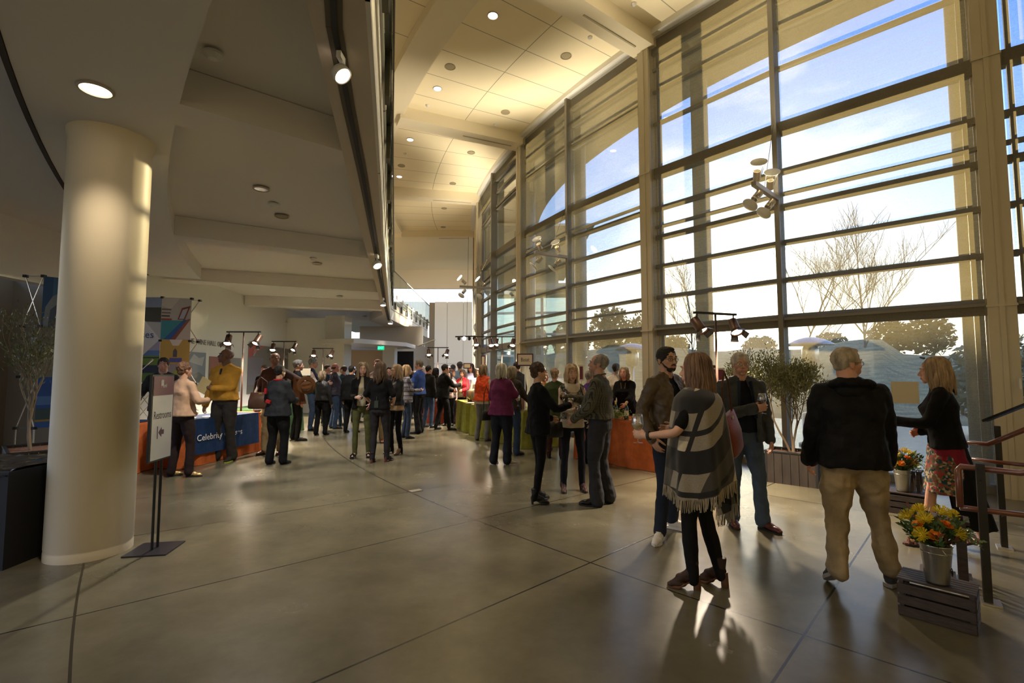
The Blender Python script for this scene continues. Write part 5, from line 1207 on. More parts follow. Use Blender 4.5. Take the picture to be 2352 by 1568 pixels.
# ================= crates, buckets of flowers, handrails
WOODD=mat('dark_crate_wood',(.045,.030,.022),.55,noise_=.4,nscale=14,stretch=(1,6,6)); WOODR=mat('mahogany_rail',(.17,.055,.030),.28,coat=.4)
def crate(c,rz,L,D,H,label,upright=False,group='dark slatted crates around the buckets'):
    r=empty('slatted_crate',c,rz); tag(r,label,'crate',group); b=MB()
    if not upright:
        for k in range(3):
            z=H*(.14+.31*k)
            for sy in(-1,1): b.box((0,sy*D/2,z),(L,.012,H*.25))
            for sx in(-1,1): b.box((sx*L/2,0,z),(.012,D,H*.25))
        s=b.build('side_slats',WOODD,r)
        b=MB(); n=6
        for k in range(n): b.box((0,-D/2+D*(k+.5)/n,H),(L+.012,D/n*.80,.012))
        b.build('top_slats',WOODD,r)
        b=MB()
        for sx in(-1,1):
            for sy in(-1,1): MB().box((sx*(L/2-.015),sy*(D/2-.015),H/2),(.022,.022,H)).build('corner_post',WOODD,r)
    else:
        for k in range(3):
            x=-L/2+L*(k+.5)/3
            for sy in(-1,1): b.box((x,sy*D/2,H/2),(L/3*.55,.012,H))
        b.build('side_slats',WOODD,r); b=MB()
        for z in(.012,H-.012): 
            for sx in (-1,1): MB().box((sx*(L/2-.015),0,z),(.03,D,.024)).build('end_rail',WOODD,r)
            MB().box((0,0,z),(L*.4,D,.012)).build('end_slat',WOODD,r)
        b.b.free()
    return r
g1=gp(2066,1410); g2=gp(2245,1461); g3=gp(2255,1414)
L1=(g2-g1).length; dv=(g2-g1).normalized(); rzc=math.atan2(dv.y,dv.x); nv=Vector((-dv.y,dv.x,0)); D1=.25
cc=(g1+g2)/2+nv*D1/2
crate((cc.x,cc.y,0),rzc,L1,D1,.225,'low slatted crate under the nearest bucket of flowers')
q_=gp(2172,1322); crate((q_.x,q_.y,0),rzc+.1,.30,.20,.45,'slatted crate standing on end behind the nearest bucket',True)
p2=gp(2080,1185); crate((p2.x+.15,p2.y+.10,0),rzc,.38,.25,.225,'low slatted crate under the farther bucket of flowers')
q_=gp(2100,1172); crate((q_.x,q_.y,0),rzc,.17,.16,.45,'slatted crate standing on end in front of the farther bucket',True)
def bucket(c,seed,label,blabel,s=1.0,mark=True):
    r=empty('metal_bucket',c); tag(r,label,'bucket','zinc buckets of flowers')
    b=MB().lathe([(a*.86,b_) for a,b_ in [(.001,.006),(.066*s,.004),(.068*s,0),(.070*s,.012),(.094*s,.225*s),(.099*s,.236*s),(.099*s,.242*s),(.095*s,.242*s),(.09*s,.22*s),(.064*s,.02)]],n=32,close=False).build('pail',mat('zinc_metal',(.42,.41,.38),.28,.9,noise_=.12,nscale=8),r,smooth=True)
    MB().lathe([(.078*s,.19*s),(.0812*s,.193*s),(.0792*s,.197*s)],n=32,close=False).build('band',mat('zinc_metal',(.5,.49,.45),.35,.75),r)
    q=MB(); 
    q.tube([(-.03*s,-.080*s,.225*s),(-.02*s,-.090*s,.205*s),(.02*s,-.090*s,.205*s),(.03*s,-.080*s,.225*s)],.003,6); q.build('handle',mat('zinc_metal',(.5,.49,.45),.35,.75),r)
    if mark:
        A=Matrix.Rotation(R_(42),4,'Z')@Matrix.Translation((0,-.0700*s,.085*s))@Matrix.Rotation(R_(-6.5),4,'X')
        m=MB(); ring=[A@Vector((.024*math.cos(a),0,.024*math.sin(a))) for a in [2*pi*i/24 for i in range(25)]]; m.tube(ring,.0025,5,cap=False); m.tube([A@Vector((-.012,-.002,.010)),A@Vector((-.001,-.002,-.013)),A@Vector((.012,-.002,.010))],.003,5); m.build('logo',M_BLACK,r)
    # bouquet
    rnd=random.Random(seed); q=empty('flower_bouquet',(c[0],c[1],c[2]+.20*s)); tag(q,blabel,'bouquet','bouquets of yellow pincushion flowers'); base=Vector((0,0,0))
    G=mat('leaf_mid_green',(.07,.13,.03),.5); G2=mat('leaf_grey_green',(.13,.19,.07),.5); G3=mat('bronze_leaf',(.16,.045,.025),.5); Y=mat('pincushion_yellow',(.78,.62,.03),.5); O=mat('ranunculus_orange',(.90,.30,.02),.5)
    st=MB(); lf=MB()
    def stem(tip,mb=st,r0=.0028): 
        tip=Vector(tip); m=base.lerp(tip,.5)+Vector((tip.x*.04,tip.y*.04,.02)); mb.tube([base+Vector((rnd.uniform(-.03,.03),rnd.uniform(-.03,.03),-.05)),m,tip],r0,5); return (tip-m).normalized()
    def pin(tip,R=.042):
        d=stem(tip); M=Matrix.Translation(tip)@d.to_track_quat('Z','Y').to_matrix().to_4x4(); p=MB(); p.ell((0,0,0),(R*.45,R*.45,R*.4),M,10,6)
        for i in range(110):
            a=rnd.uniform(0,2*pi); e=math.asin(rnd.uniform(-.25,1)); v=Vector((math.cos(a)*math.cos(e),math.sin(a)*math.cos(e),math.sin(e)*.8))
            p.tube([M@(v*R*.35),M@(v*R*.85+Vector((0,0,.006))),M@(v*R*1.1+Vector((0,0,.012)))],[.0012,.0011,.0018],4,cap=False)
        p.build('pincushion_flower',Y,q)
    def ran(tip,R=.034):
        d=stem(tip); M=Matrix.Translation(tip)@d.to_track_quat('Z','Y').to_matrix().to_4x4(); p=MB()
        for k in range(5):
            for j in range(6):
                a=j*2*pi/6+k*.5; rr=R*(.3+.17*k); A=M@Matrix.Rotation(a,4,'Z'); h=.016-.004*k
                p.poly([A@Vector((rr*.2,-R*.28,h-.012)),A@Vector((rr*.9,-R*.42,h)),A@Vector((rr*1.15,0,h+.004)),A@Vector((rr*.9,R*.42,h)),A@Vector((rr*.2,R*.28,h-.012))])
        p.ell((0,0,.006),(R*.35,R*.35,R*.3),M,8,5); p.build('ranunculus_flower',O,q,normals=False)
    k=s
    for t in ((.02,-.03,.24),(.055,-.09,.13),(-.10,-.05,.205),(-.15,-.08,.12),(.14,.04,.20),(-.02,.08,.22),(-.12,.06,.19)): pin(tuple(v*k for v in t))
    for t in ((-.085,-.10,.125),(.0,-.09,.185),(-.125,-.02,.165)): ran(tuple(v*k for v in t))
    sb=MB()
    for i in range(60):
        a=rnd.uniform(0,2*pi); rr=rnd.uniform(.05,.21)*k; tip=Vector((rr*math.cos(a),rr*math.sin(a),rnd.uniform(.08,.24)*k)); d=stem(tip,st,.002)
        for j in range(10):
            p=base.lerp(tip,.35+.65*j/10)+Vector((0,0,.01)); v=(d+Vector((rnd.uniform(-1,1),rnd.uniform(-1,1),rnd.uniform(-.4,.8)))).normalized()*rnd.uniform(.035,.06); w=v.cross(Vector((rnd.uniform(-1,1),rnd.uniform(-1,1),rnd.uniform(-1,1)))).normalized()*.010
            (lf if i%5 else sb).poly([p,p+v*.45+w,p+v,p+v*.45-w])
    st.build('stems',G,q); lf.build('leaves',G,q,normals=False); sb.build('protea_leaves',G3,q,normals=False)
    eu=MB()
    for i in range(9):
        a=rnd.uniform(-.9,.7); tip=Vector((math.cos(a)*rnd.uniform(.20,.30),math.sin(a)*rnd.uniform(.1,.25)-.02,rnd.uniform(-.02,.16)))*k; mid=Vector((tip.x*.55,tip.y*.55,.14*k)); pts=[base,mid,tip]; eu.tube(pts,.0016,4)
        for j in range(16):
            t=.3+.7*j/16; p=base*(1-t)**2+mid*2*t*(1-t)+tip*t*t if False else (base.lerp(mid,t*2) if t<.5 else mid.lerp(tip,t*2-1)); v=Vector((rnd.uniform(-1,1),rnd.uniform(-1,1),rnd.uniform(-.8,.5))).normalized()*rnd.uniform(.018,.034); w=v.orthogonal().normalized()*.009
            eu.poly([p,p+v*.4+w,p+v,p+v*.4-w])
    eu.build('eucalyptus_spray',G2,q,normals=False)
pb=gp(2154,1338,.231); bucket((pb.x,pb.y,.232),3,'zinc bucket with a round black logo on the nearest crate','large bouquet of yellow and orange flowers in the nearest bucket')
pb=gp(2085,1122,.231); bucket((p2.x+.10,p2.y+.14,.232),8,'zinc bucket on the farther crate, mostly hidden','bouquet in the farther bucket beside the man in the black jacket',1.0,False)
# handrails of the ramp
def railing(name,label,loc,parts):
    r=empty(name,loc); tag(r,label,'railing')
    o=Vector(loc); k={}
    for kind,pts,rad,m in parts:
        b=MB()
        if kind in('post',): 
            (x,y,z0,z1,w,t,rz)=pts
            b.box((x-o.x-.018*math.cos(rz),y-o.y-.018*math.sin(rz),(z0+z1)/2),(.014,w,z1-z0),rz); b.box((x-o.x+.018*math.cos(rz),y-o.y+.018*math.sin(rz),(z0+z1)/2),(.014,w,z1-z0),rz)
            for z in (z0+.25*(z1-z0),z1-.12,z1-.03): b.tube([(x-o.x-.045*math.cos(rz),y-o.y-.045*math.sin(rz),z),(x-o.x+.045*math.cos(rz),y-o.y+.045*math.sin(rz),z)],.010,8)
        elif kind=='plate': b.box((pts[0]-o.x,pts[1]-o.y,.006),(.13,.10,.012),pts[2])
        elif kind=='slab': b.bar(Vector(pts[0])-o,Vector(pts[1])-o,.075,.02)
        else: b.tube([Vector(q)-o for q in pts],rad,12)
        b.build(kind if kind not in('slab','pipe') else ('top_rail' if kind=='slab' else 'handrail'),m,r,smooth=kind=='pipe')
    return r
A=gp(2270,1385); zA=.93
e0=dp_(2201,1075,A.y+.10); a1=dp_(2262,1077,A.y); a2=dp_(2345,1086,A.y-.12); a3=dp_(2420,1075,A.y-.30)
l0=dp_(2205,1165,A.y+.06); l1=dp_(2262,1172,A.y); l2=dp_(2440,1193,A.y-.2)
railing('handrail','nearer mahogany handrail on a dark double post with base plate',(A.x,A.y,0),[
 ('post',(A.x,A.y,.01,zA,.045,.01,.9),0,M_DARK),('plate',(A.x+.02,A.y,.9),0,M_CHROME),
 ('pipe',[l0,e0-Vector((0,0,.01)),e0+Vector((.02,0,.012)),a1,a2,a3],.021,WOODR),('pipe',[l0,l1,l2],.019,WOODR)])
B=Vector((4.42,4.42,0)); B=Vector(((2279-1176)/F*4.4,4.4,0)); 
t0=dp_(2262,966,4.4); t1=dp_(2400,912,4.0); m0=dp_(2222,1016,4.5); m1=dp_(2270,1020,4.4); m2=dp_(2400,968,4.0); n0=dp_(2232,1054,4.5); n1=dp_(2280,1060,4.4); n2=dp_(2400,1072,4.0)
railing('handrail','farther mahogany handrail with a black flat top rail rising to the right',(B.x,B.y,0),[
 ('post',(B.x,B.y,.01,dp_(2275,978,4.4).z,.045,.01,.9),0,M_DARK),('plate',(B.x,B.y,.9),0,M_CHROME),
 ('slab',[t0,t1],0,M_DARK),('pipe',[m0,m1,m2],.021,WOODR),('pipe',[n0,n1,n2],.018,WOODR)])
# ================= the guests
BK=cloth((.0055,.0055,.006),name='black_cloth'); BK2=cloth((.010,.0095,.0095),name='near_black_cloth'); CH=cloth((.035,.035,.04)); NAVY=cloth((.018,.022,.04)); DENIM=cloth((.035,.055,.10),.85,name='denim'); KHAKI=cloth((.33,.25,.14),.85,name='khaki')
LBK=leather((.012,.011,.011)); LBR=leather((.09,.035,.02)); 
def T_(m,**k): return dict(m=m,**k)
BLK_LEG=lambda **k: T_(BK,ankle=.05,**k)
S_D=dict(m=LBK,t='flat')
def glass(i,hand,label,wine='red',k=1.0,grip='bowl',off=(0,0,0),tilt=(0,0,0)):
    return wine_glass(i['grip'][hand]+Vector(off),label,wine,k,tilt,grip)
# --- 1 trio by the orange table
i=person('woman in black with short brown hair holding red wine, left of the trio',1237,833,1158,yaw=72,sex='f',w=1.02,top=T_(BK,sleeve=1,hem=.80,flare=1.22,ex=.02,disp=.03),legs=T_(BK,loose=.84,ankle=.043),shoes=dict(m=LBK,t='boot',heel=.055,hr=.014),
  hairs=('shortcurly',(.085,.042,.022)),skinc=(.56,.34,.23),face=dict(glasses='metal'),rh=(.13,.36,1.22),rhc=.75,lh=(-.16,.22,1.04),lhc=.6,feet=((-.08,.04,0,10,0),(.09,-.06,0,14,0)))
glass(i,1,'red wine glass raised by the woman in black with short brown hair')
S1=i
i=person('blonde woman with cream cowl scarf facing the camera in the middle of the trio',1314,836,1133,yaw=176,sex='f',w=.98,top=T_(cloth((.58,.50,.38)),sleeve=1,hem=.88,ex=.014,disp=.012,name='sweater'),outer=T_(cloth((.20,.17,.13),kind='fur',name='fur_vest'),sleeve=0,hem=.98,open=.10,name='vest',ex=.022),legs=T_(cloth((.012,.013,.02)),loose=.88,ankle=.045),shoes=dict(m=leather((.055,.02,.018)),t='boot',heel=.03,hr=.028),
  hairs=('bangs',(.56,.37,.17),.20),skinc=(.62,.38,.26),face=dict(mouth='open',lip=(.42,.10,.09),brow=(.2,.12,.06)),rh=(.06,.30,1.13),rhc=.75,rhd=(-.6,.5,.1),lh=(-.23,.10,.98),lhc=.5,feet=((-.14,0,0,6,0),(.13,.02,0,6,0)))
Rt=i['o']; s=i['s']; b=MB()
for k,(z,rr) in enumerate(((1.44,.092),(1.47,.088),(1.50,.080),(1.415,.094))):
    b.tube([( rr*1.10*s*math.cos(a),(.03+rr*.95*math.sin(a)-.03)*s+.005,(z-.035*max(0,math.sin(a)))*s) for a in [2*pi*q/20 for q in range(21)]],.022*s,8,cap=False)
remesh(b,'cowl_scarf',cloth((.70,.62,.48)),.007,2,.012,Rt,.03)
b=MB(); b.tube([(-.10*s,.10*s,1.44*s),(-.20*s,.12*s,1.15*s),(-.22*s,.10*s,1.0*s)],.008,6); b.build('bag_strap',LBK,Rt)
q=i['W']@Vector((.25*s,.06*s,.92*s)); 
def handbag(p,rz,w,h,dp,m,label,strap=.2,cat='handbag',sm=None,tilt=0):
    r=empty('handbag',p,rz); r.rotation_euler=(0,tilt,rz); tag(r,label,cat); b=MB(); T4=b
    for z,kx in((0,1.0),(h*.5,.96),(h,.78)): pass
    b.T=Matrix.Identity(4); loft(b,[(0,w*.46,dp*.42,0),(.02,w*.5,dp*.5,0),(h*.5,w*.49,dp*.46,0),(h,w*.40,dp*.16,0)],20); b.build('bag_body',m,r,smooth=True)
    if strap: MB().tube([(-w*.3,0,h*.95),(-w*.24,0,h+strap*.7),(0,0,h+strap),(w*.24,0,h+strap*.7),(w*.3,0,h*.95)],.008,8).build('strap',sm or m,r)
    MB().box((0,-dp*.2,h*.93),(w*.12,.01,.02)).build('clasp',mat('brass',(.5,.36,.12),.3,.8),r); return r
handbag(q-Vector((0,0,.16)),.3,.26,.20,.10,LBK,'black leather bag hanging at the hip of the blonde in the scarf',.0)
glass(i,1,'nearly empty wine glass held low by the blonde in the scarf',grip='bowl')
i=person('balding grey haired man in a grey green checked shirt, right of the trio',1376,812,1163,yaw=-64,w=1.12,top=T_(cloth((.125,.12,.082),.8,'check',name='grey_green_check'),sleeve=1,hem=1.0,ex=.02,belly=.05,disp=.03,collar=True),legs=T_(cloth((.035,.037,.040)),loose=1.16,ankle=.085,belt=1,disp=.02),shoes=dict(m=leather((.012,.01,.01),.15),t='flat'),
  hairs=('receding',(.23,.19,.15)),skinc=(.50,.27,.19),head_yaw=-4,head_pitch=-8,rh=(.10,.40,1.22),rhc=.7,rhd=(-.3,.9,.1),lh=(-.20,.24,1.00),lhc=.5,feet=((-.11,.04,0,10,0),(.11,-.04,0,12,0)))
glass(i,1,'red wine glass held up by the balding man in the checked shirt')
# --- 2 right group
i=person('dark haired man in a brown leather jacket and glasses behind the poncho',1532,796,1237,yaw=150,w=1.0,top=T_(cloth((.016,.016,.018)),sleeve=.5,hem=.92,ex=.012),outer=T_(leather((.105,.075,.045),.38),sleeve=1,hem=.94,open=.085,ex=.024,disp=.035,ds=.06),legs=T_(cloth((.020,.026,.042)),loose=1.0,ankle=.058),shoes=dict(m=cloth((.70,.66,.60)),t='sneaker',laces=1,sm=mat('rubber_white',(.75,.72,.66),.6),sole=.02),
  hairs=('short',(.018,.013,.010)),skinc=(.55,.31,.20),head_yaw=10,face=dict(glasses='dark',beard=(.03,.02,.015),mouth='smile'),lh=(-.14,.33,1.26),lhc=.7,rh=(.25,.04,.93),rhc=.4,feet=((-.20,-.12,0,25,0),(.16,.06,0,60,0)))
glass(i,-1,'red wine glass held by the man in the leather jacket, behind the poncho')
# suit man
i=person('older white haired man in a grey blazer with glasses, right of the poncho',1702,809,1214,yaw=186,w=1.06,top=T_(cloth((.014,.014,.016)),sleeve=1,hem=.95,ex=.012,high=1),outer=T_(cloth((.048,.054,.058),.6),sleeve=1,hem=.80,open=.10,ex=.026,disp=.03,ds=.07,name='blazer'),legs=T_(cloth((.065,.09,.13),.9,name='faded_denim'),loose=1.08,ankle=.068,disp=.025),shoes=dict(m=leather((.10,.028,.02),.25),t='flat'),
  hairs=('short',(.50,.44,.34)),skinc=(.56,.30,.20),face=dict(glasses='metal',brow=(.4,.35,.3)),head_yaw=4,rh=(.0,.30,1.20),rhc=.6,rhd=(-.8,.3,.2),lh=(-.27,.02,.86),lhc=.5,feet=((-.15,.10,0,30,0),(.10,-.02,0,8,0)))
b=MB(); s=i['s']
for sd in(-1,1): b.bar((sd*.055*s,.118*s,1.47*s),(sd*.085*s,.155*s,1.10*s),.07*s,.010)
b.build('scarf',cloth((.02,.03,.05)),i['o'])
glass(i,1,'red wine glass held at the chest of the man in the grey blazer',grip='stem')
# bun woman
i=person('woman with a hair bun behind the maroon sign, only her hair seen',1643,835,d=7.6,yaw=150,sex='f',H=1.62,top=T_(BK,sleeve=1,hem=.9),legs=BLK_LEG(),shoes=S_D,hairs=('short',(.08,.04,.02)),skinc=(.5,.28,.19)); MB().ell((0,-.02,.135),(.04,.04,.035),i['ML']).build('hair_bun',mat('bun_brown',(.08,.04,.02),.7,bump=.5,bscale=60),i['o'],smooth=True)
# jacket man
i=person('grey blond man in a black hooded jacket and khaki trousers walking away',1951,797,1345,yaw=22,w=1.20,lean=1,top=T_(cloth((.0058,.0058,.0062),.7,name='black_nylon'),sleeve=1,hem=.84,ex=.035,disp=.03,belly=.03,high=1,name='jacket',flare=1.02),legs=T_(KHAKI,loose=1.20,ankle=.070,disp=.036,hem=.035),shoes=dict(m=cloth((.06,.06,.06)),t='sneaker',sm=mat('rubber_grey',(.32,.30,.27),.6),sole=.026,laces=1),
  hairs=('short',(.42,.33,.20)),skinc=(.58,.30,.20),head_yaw=62,face=dict(glasses='dark',brow=(.3,.22,.14)),rh=(.26,.16,.86),rhc=.8,lh=(-.27,.10,.86),lhc=.5,feet=((-.17,-.20,.03,10,32),(.21,.06,0,40,0)),hx=0)
s=i['s']; b=MB(); b.T=i['TL']
b.tube([b.T@Vector((.13*s*math.cos(a),(-.05+.085*math.sin(a))*s,(1.475-.02*math.sin(a))*s)) for a in [2*pi*q/20 for q in range(21)]],.034*s,8,cap=False); b.ell((0,-.095*s,1.43*s),(.115*s,.048*s,.085*s),b.T,16,10)
remesh(b,'hood',MATS['black_nylon'],.010,2,.015,i['o'],.05)
# right woman
i=person('woman in a long black cardigan and burgundy top carrying a wine glass, far right',2166,820,1268,yaw=-52,sex='f',w=1.0,lean=4,top=T_(cloth((.20,.012,.03),.7),sleeve=.9,hem=.78,ex=.012,name='blouse'),outer=T_(BK,sleeve=1,hem=.93,open=.075,ex=.02,name='cardigan'),shoes=dict(m=leather((.12,.05,.035)),t='sandal'),
  hairs=('wavy',(.40,.25,.11),.24),skinc=(.60,.33,.22),head_pitch=4,lh=(-.12,.35,1.16),lhc=.6,lhd=(.2,1,.2),rh=(.12,.16,1.06),rhc=.6,skirt=dict(z=(.98,.52,1.0),m=cloth((.16,.10,.06),kind='print',name='floral_skirt')),feet=((-.07,.20,0,6,0),(.10,-.20,.03,4,24)))
s=i['s']; b=MB(); n=26; rows=[]      # trailing long cardigan skirt
for zi in range(9):
    t=zi/8; z=(1.02-.78*t)*s; row=[]
    for k in range(n):
        a=R_(62+236*k/(n-1)); r0=.150+.06*t+.012*math.sin(k*1.3)*t
        row.append(b.b.verts.new((r0*s*math.cos(a-pi/2+pi/2)*1.0 if False else r0*s*math.cos(R_(90)+a),(r0*.85*s*math.sin(R_(90)+a))-.13*t*s,z)))
    rows.append(row)
for A_,B_ in zip(rows,rows[1:]):
    for k in range(n-1): b.b.faces.new((A_[k],A_[k+1],B_[k+1],B_[k]))
b.build('cardigan_tail',BK,i['o'],smooth=True)
b=MB(); s=i['s']; M=i['ML']; b.tube([M@Vector((-.06,.05,.125)),M@Vector((0,.075,.135)),M@Vector((.06,.05,.125))],.008,6); b.build('sunglasses',M_BLACK,i['o'])
glass(i,-1,'white wine glass held out by the woman in the long cardigan','white',grip='bowl')
# poncho woman
i=person('long haired woman in a plaid fringed poncho and heeled ankle boots, in front',1600,812,1350,yaw=-58,sex='f',w=1.12,top=T_(BK,sleeve=.36,hem=.90,ex=.008),legs=T_(BK2,loose=.95,ankle=.046,disp=.008),shoes=dict(m=leather((.045,.023,.015),.6),t='boot',heel=.075,hr=.030,sm=mat('stacked_heel',(.12,.05,.02),.5)),
  hairs=('wavy',(.20,.10,.045),.30),skinc=(.60,.35,.24),head_pitch=3,lh=(-.24,.33,1.13),lhc=.62,lhd=(.1,1,.12),rh=(.16,.20,1.15),feet=((-.10,.07,0,16,0),(.07,-.10,0,4,0)))
def poncho(i):
    s=i['s']; m=bpy.data.materials.new('plaid_wool'); m.use_nodes=True; t=m.node_tree; bb=t.nodes['Principled BSDF']; L=t.links.new
    uv=N(t,'ShaderNodeAttribute',attribute_name='plaid'); sp=N(t,'ShaderNodeSeparateXYZ'); L(uv.outputs['Vector'],sp.inputs[0])
    def Mt(op,a,v):
        n=N(t,'ShaderNodeMath',operation=op); L(a,n.inputs[0]); n.inputs[1].default_value=v; return n.outputs[0]
    def band(ax,per,off,w):
        f=Mt('FRACT',Mt('DIVIDE',Mt('ADD',sp.outputs[ax],10+off),per),0); return Mt('LESS_THAN',f,w)
    def mix(f,a,col,bt='MIX',k=1):
        n=N(t,'ShaderNodeMixRGB',blend_type=bt,ins={2:(*col,1)}); ff=Mt('MULTIPLY',f,k); L(ff,n.inputs[0]); L(a,n.inputs[1]); return n.outputs[0]
    no=N(t,'ShaderNodeTexNoise',ins={'Scale':260,'Detail':2}); c0=N(t,'ShaderNodeValToRGB'); e=c0.color_ramp.elements; e[0].position=.3; e[0].color=(.17,.15,.115,1); e[1].position=.7; e[1].color=(.38,.33,.25,1); L(no.outputs[0],c0.inputs[0])
    o=c0.outputs[0]
    o=mix(band(0,.46,0.000,0.38),o,(.010,.010,.011)); o=mix(band(1,.46,0.031,0.36),o,(.012,.012,.013),k=.85)
    o=mix(band(0,.46,0.176,0.09),o,(.012,.012,.012)); o=mix(band(1,.46,0.229,0.08),o,(.012,.012,.012))
    a=band(0,.46,0.291,0.17); b_=band(1,.46,0.321,0.19); n=N(t,'ShaderNodeMath',operation='MULTIPLY'); L(a,n.inputs[0]); L(b_,n.inputs[1]); o=mix(n.outputs[0],o,(.55,.47,.33))
    L(o,bb.inputs['Base Color']); bb.inputs['Roughness'].default_value=.95; bb.inputs['Sheen Weight'].default_value=.3
    b=MB(); n=72; K=26; rows=[]; lay=b.b.verts.layers.float_vector.new('plaid'); rnd=random.Random(4)
    def hemz(a): return .66+.13*abs(math.sin(a*1.0+.3))*1.0+.03*math.sin(3*a)-(.17 if math.cos(a+.9)>.82 else 0)*1.0
    for j in range(K+1):
        t_=j/K; row=[]
        for k in range(n):
            a=2*pi*k/n; hz=hemz(a); 
            sx,sy=math.cos(a),math.sin(a)
            R0=(.062,.056); R1=(.235,.165); R2=(.285,.245)
            if t_<.22: q=t_/.22; rx=R0[0]+(R1[0]-R0[0])*q; ry=R0[1]+(R1[1]-R0[1])*q; z=1.515-.085*q**1.6
            else: q=(t_-.22)/.78; rx=R1[0]+(R2[0]-R1[0])*q**.6; ry=R1[1]+(R2[1]-R1[1])*q**.6; z=1.43+(hz-1.43)*q
            fold=(math.sin(a*7+.6)*.018+math.sin(a*13+z*3)*.008)*max(0,t_-.15)
            # cloth rides over the left forearm
            v=Vector(((rx+fold)*s*sx,(ry+fold)*s*sy-.008*s,z*s))
            vv=b.b.verts.new(v); vv[lay]=Vector((z*1.05+.16*math.cos(a-2.4)+.05*math.sin(2*a),a*.23-.35*z+.04*math.cos(a*2),0)); row.append(vv)
        rows.append(row)
    for A_,B_ in zip(rows,rows[1:]):
        for k in range(n): b.b.faces.new((A_[k],A_[(k+1)%n],B_[(k+1)%n],B_[k]))
    hem=[v.co.copy() for v in rows[-1]]
    po=b.build('poncho',m,i['o'],smooth=True)
    f=MB()
    for k in range(n):
        for q in range(3):
            p=hem[k].lerp(hem[(k+1)%n],q/3+rnd.uniform(-.08,.08)); l=.085*s*rnd.uniform(.85,1.1); sw=Vector((rnd.uniform(-.012,.012),rnd.uniform(-.012,.012),0))
            f.tube([p+Vector((0,0,.004)),p+sw*.5+Vector((0,0,-l*.5)),p+sw+Vector((0,0,-l))],[.0026,.0034,.0028],5)
    f.build('fringe',mat('fringe_wool',(.36,.31,.22),.95),po)
poncho(i)
b=MB(); w_=i['armL'][-1][2]; e_=i['armL'][-1][1]; d_=(w_-e_).normalized(); b.tube([w_-d_*.03,w_-d_*.012],.036*i['s'],14); b.build('wrist_cuff',M_BLACK,i['o'])
glass(i,-1,'white wine glass held out by the woman in the poncho','white',1.1,grip='stem')
bp_=i['W']@Vector((.30*i['s'],-.20*i['s'],.98*i['s'])); handbag(bp_,.9,.36,.30,.15,leather((.20,.045,.018),.5),'reddish brown leather tote hanging at the back of the woman in the poncho',.34,'handbag',LBR,tilt=-.25)
# --- 3 left group
i=person('man in a dark grey jacket smiling behind the cruise table, left of the tan jacket',372,821,d=8.55,yaw=164,w=1.05,top=T_(cloth((.30,.30,.36)),sleeve=1,hem=.95,collar=True),outer=T_(cloth((.035,.033,.033)),sleeve=1,hem=.86,open=.06,ex=.026),legs=BLK_LEG(loose=1.1),shoes=S_D,hairs=('short',(.045,.033,.025)),skinc=(.55,.28,.20),head_yaw=-14,face=dict(mouth='smile'),rh=(.22,.34,1.10),rhc=.7,lh=(-.25,.2,.95))
glass(i,1,'dark wine glass held by the man in the grey jacket, beside the column')
i=person('woman in a tan jacket with curly auburn hair seen from behind',420,832,1100,yaw=16,sex='f',w=1.10,top=T_(cloth((.47,.30,.19),.6),sleeve=1,hem=.93,ex=.024,disp=.02,flare=1.1,name='jacket'),legs=T_(cloth((.022,.013,.012)),loose=1.05,ankle=.062),shoes=dict(m=mat('gold_leather',(.55,.38,.15),.3,.7),t='flat'),
  hairs=('shortcurly',(.20,.085,.03)),skinc=(.5,.28,.18),rh=(.20,.24,1.16),rhc=.6,lh=(-.2,.3,1.0),feet=((-.12,-.02,0,-10,0),(.16,.05,0,60,0)))
i=person('tall bald man in a mustard sweater holding a brochure',517,800,1065,yaw=186,w=1.12,top=T_(cloth((.50,.26,.035),.85,name='mustard_knit'),sleeve=1,hem=.95,ex=.02,disp=.02,belly=.02,high=1,name='sweater'),legs=T_(cloth((.03,.026,.022)),loose=1.15,ankle=.075),shoes=dict(m=cloth((.03,.03,.025)),t='sneaker',sm=mat('rubber_lime',(.45,.5,.05),.6)),
  hairs=('bald',(.02,.015,.01)),skinc=(.17,.08,.045),head_yaw=-38 if False else 38,head_pitch=-10,lh=(-.02,.27,1.14),lhc=.7,lhd=(.9,.3,.25),rh=(.28,.06,.86),rhc=.4)
q=i['grip'][-1]; onbox('brochure',tuple(q+Vector((-.07,-.03,.03))),(.17,.02,.26),0,mat('yellow_brochure',(.72,.58,.25),.6),'folded yellow and white brochure held by the man in the mustard sweater','brochure').rotation_euler=(.1,.5,0)
MB().tube([(-.02,.125*i['s'],1.44*i['s']),(-.02,.15*i['s'],1.36*i['s'])],.018,6).build('hanging_sunglasses',M_BLACK,i['o']); w_=i['armL'][-1][2]; MB().tube([w_-Vector((.02,0,0)),w_+Vector((.012,0,0))],.036*i['s'],14).build('wristwatch',M_BLACK,i['o'])
i=person('tall man in a brown checked shirt holding a hat and a coat over his arm',630,808,1048,yaw=184,w=1.12,H=1.93,top=T_(cloth((.085,.042,.035),.8,'check',name='brown_check'),sleeve=1,hem=.94,ex=.02,belly=.03,collar=True),legs=T_(KHAKI,loose=1.2,ankle=.08,disp=.03),shoes=dict(m=leather((.10,.03,.02),.3),t='flat'),
  hairs=('fringe',(.03,.02,.015)),skinc=(.25,.12,.07),head_yaw=-22,lh=(-.64,.20,1.24),lhc=.7,rh=(.22,.2,1.02),feet=((-.14,.0,0,10,0),(.12,.05,0,10,0)))
hp=i['grip'][-1]
r=empty('felt_hat',hp+Vector((.06,-.10,-.02))); r.rotation_euler=(R_(100),R_(-10),R_(25)); tag(r,'brown felt hat held out by the tall man in the checked shirt','hat'); F1=mat('felt_brown',(.20,.085,.03),.95)
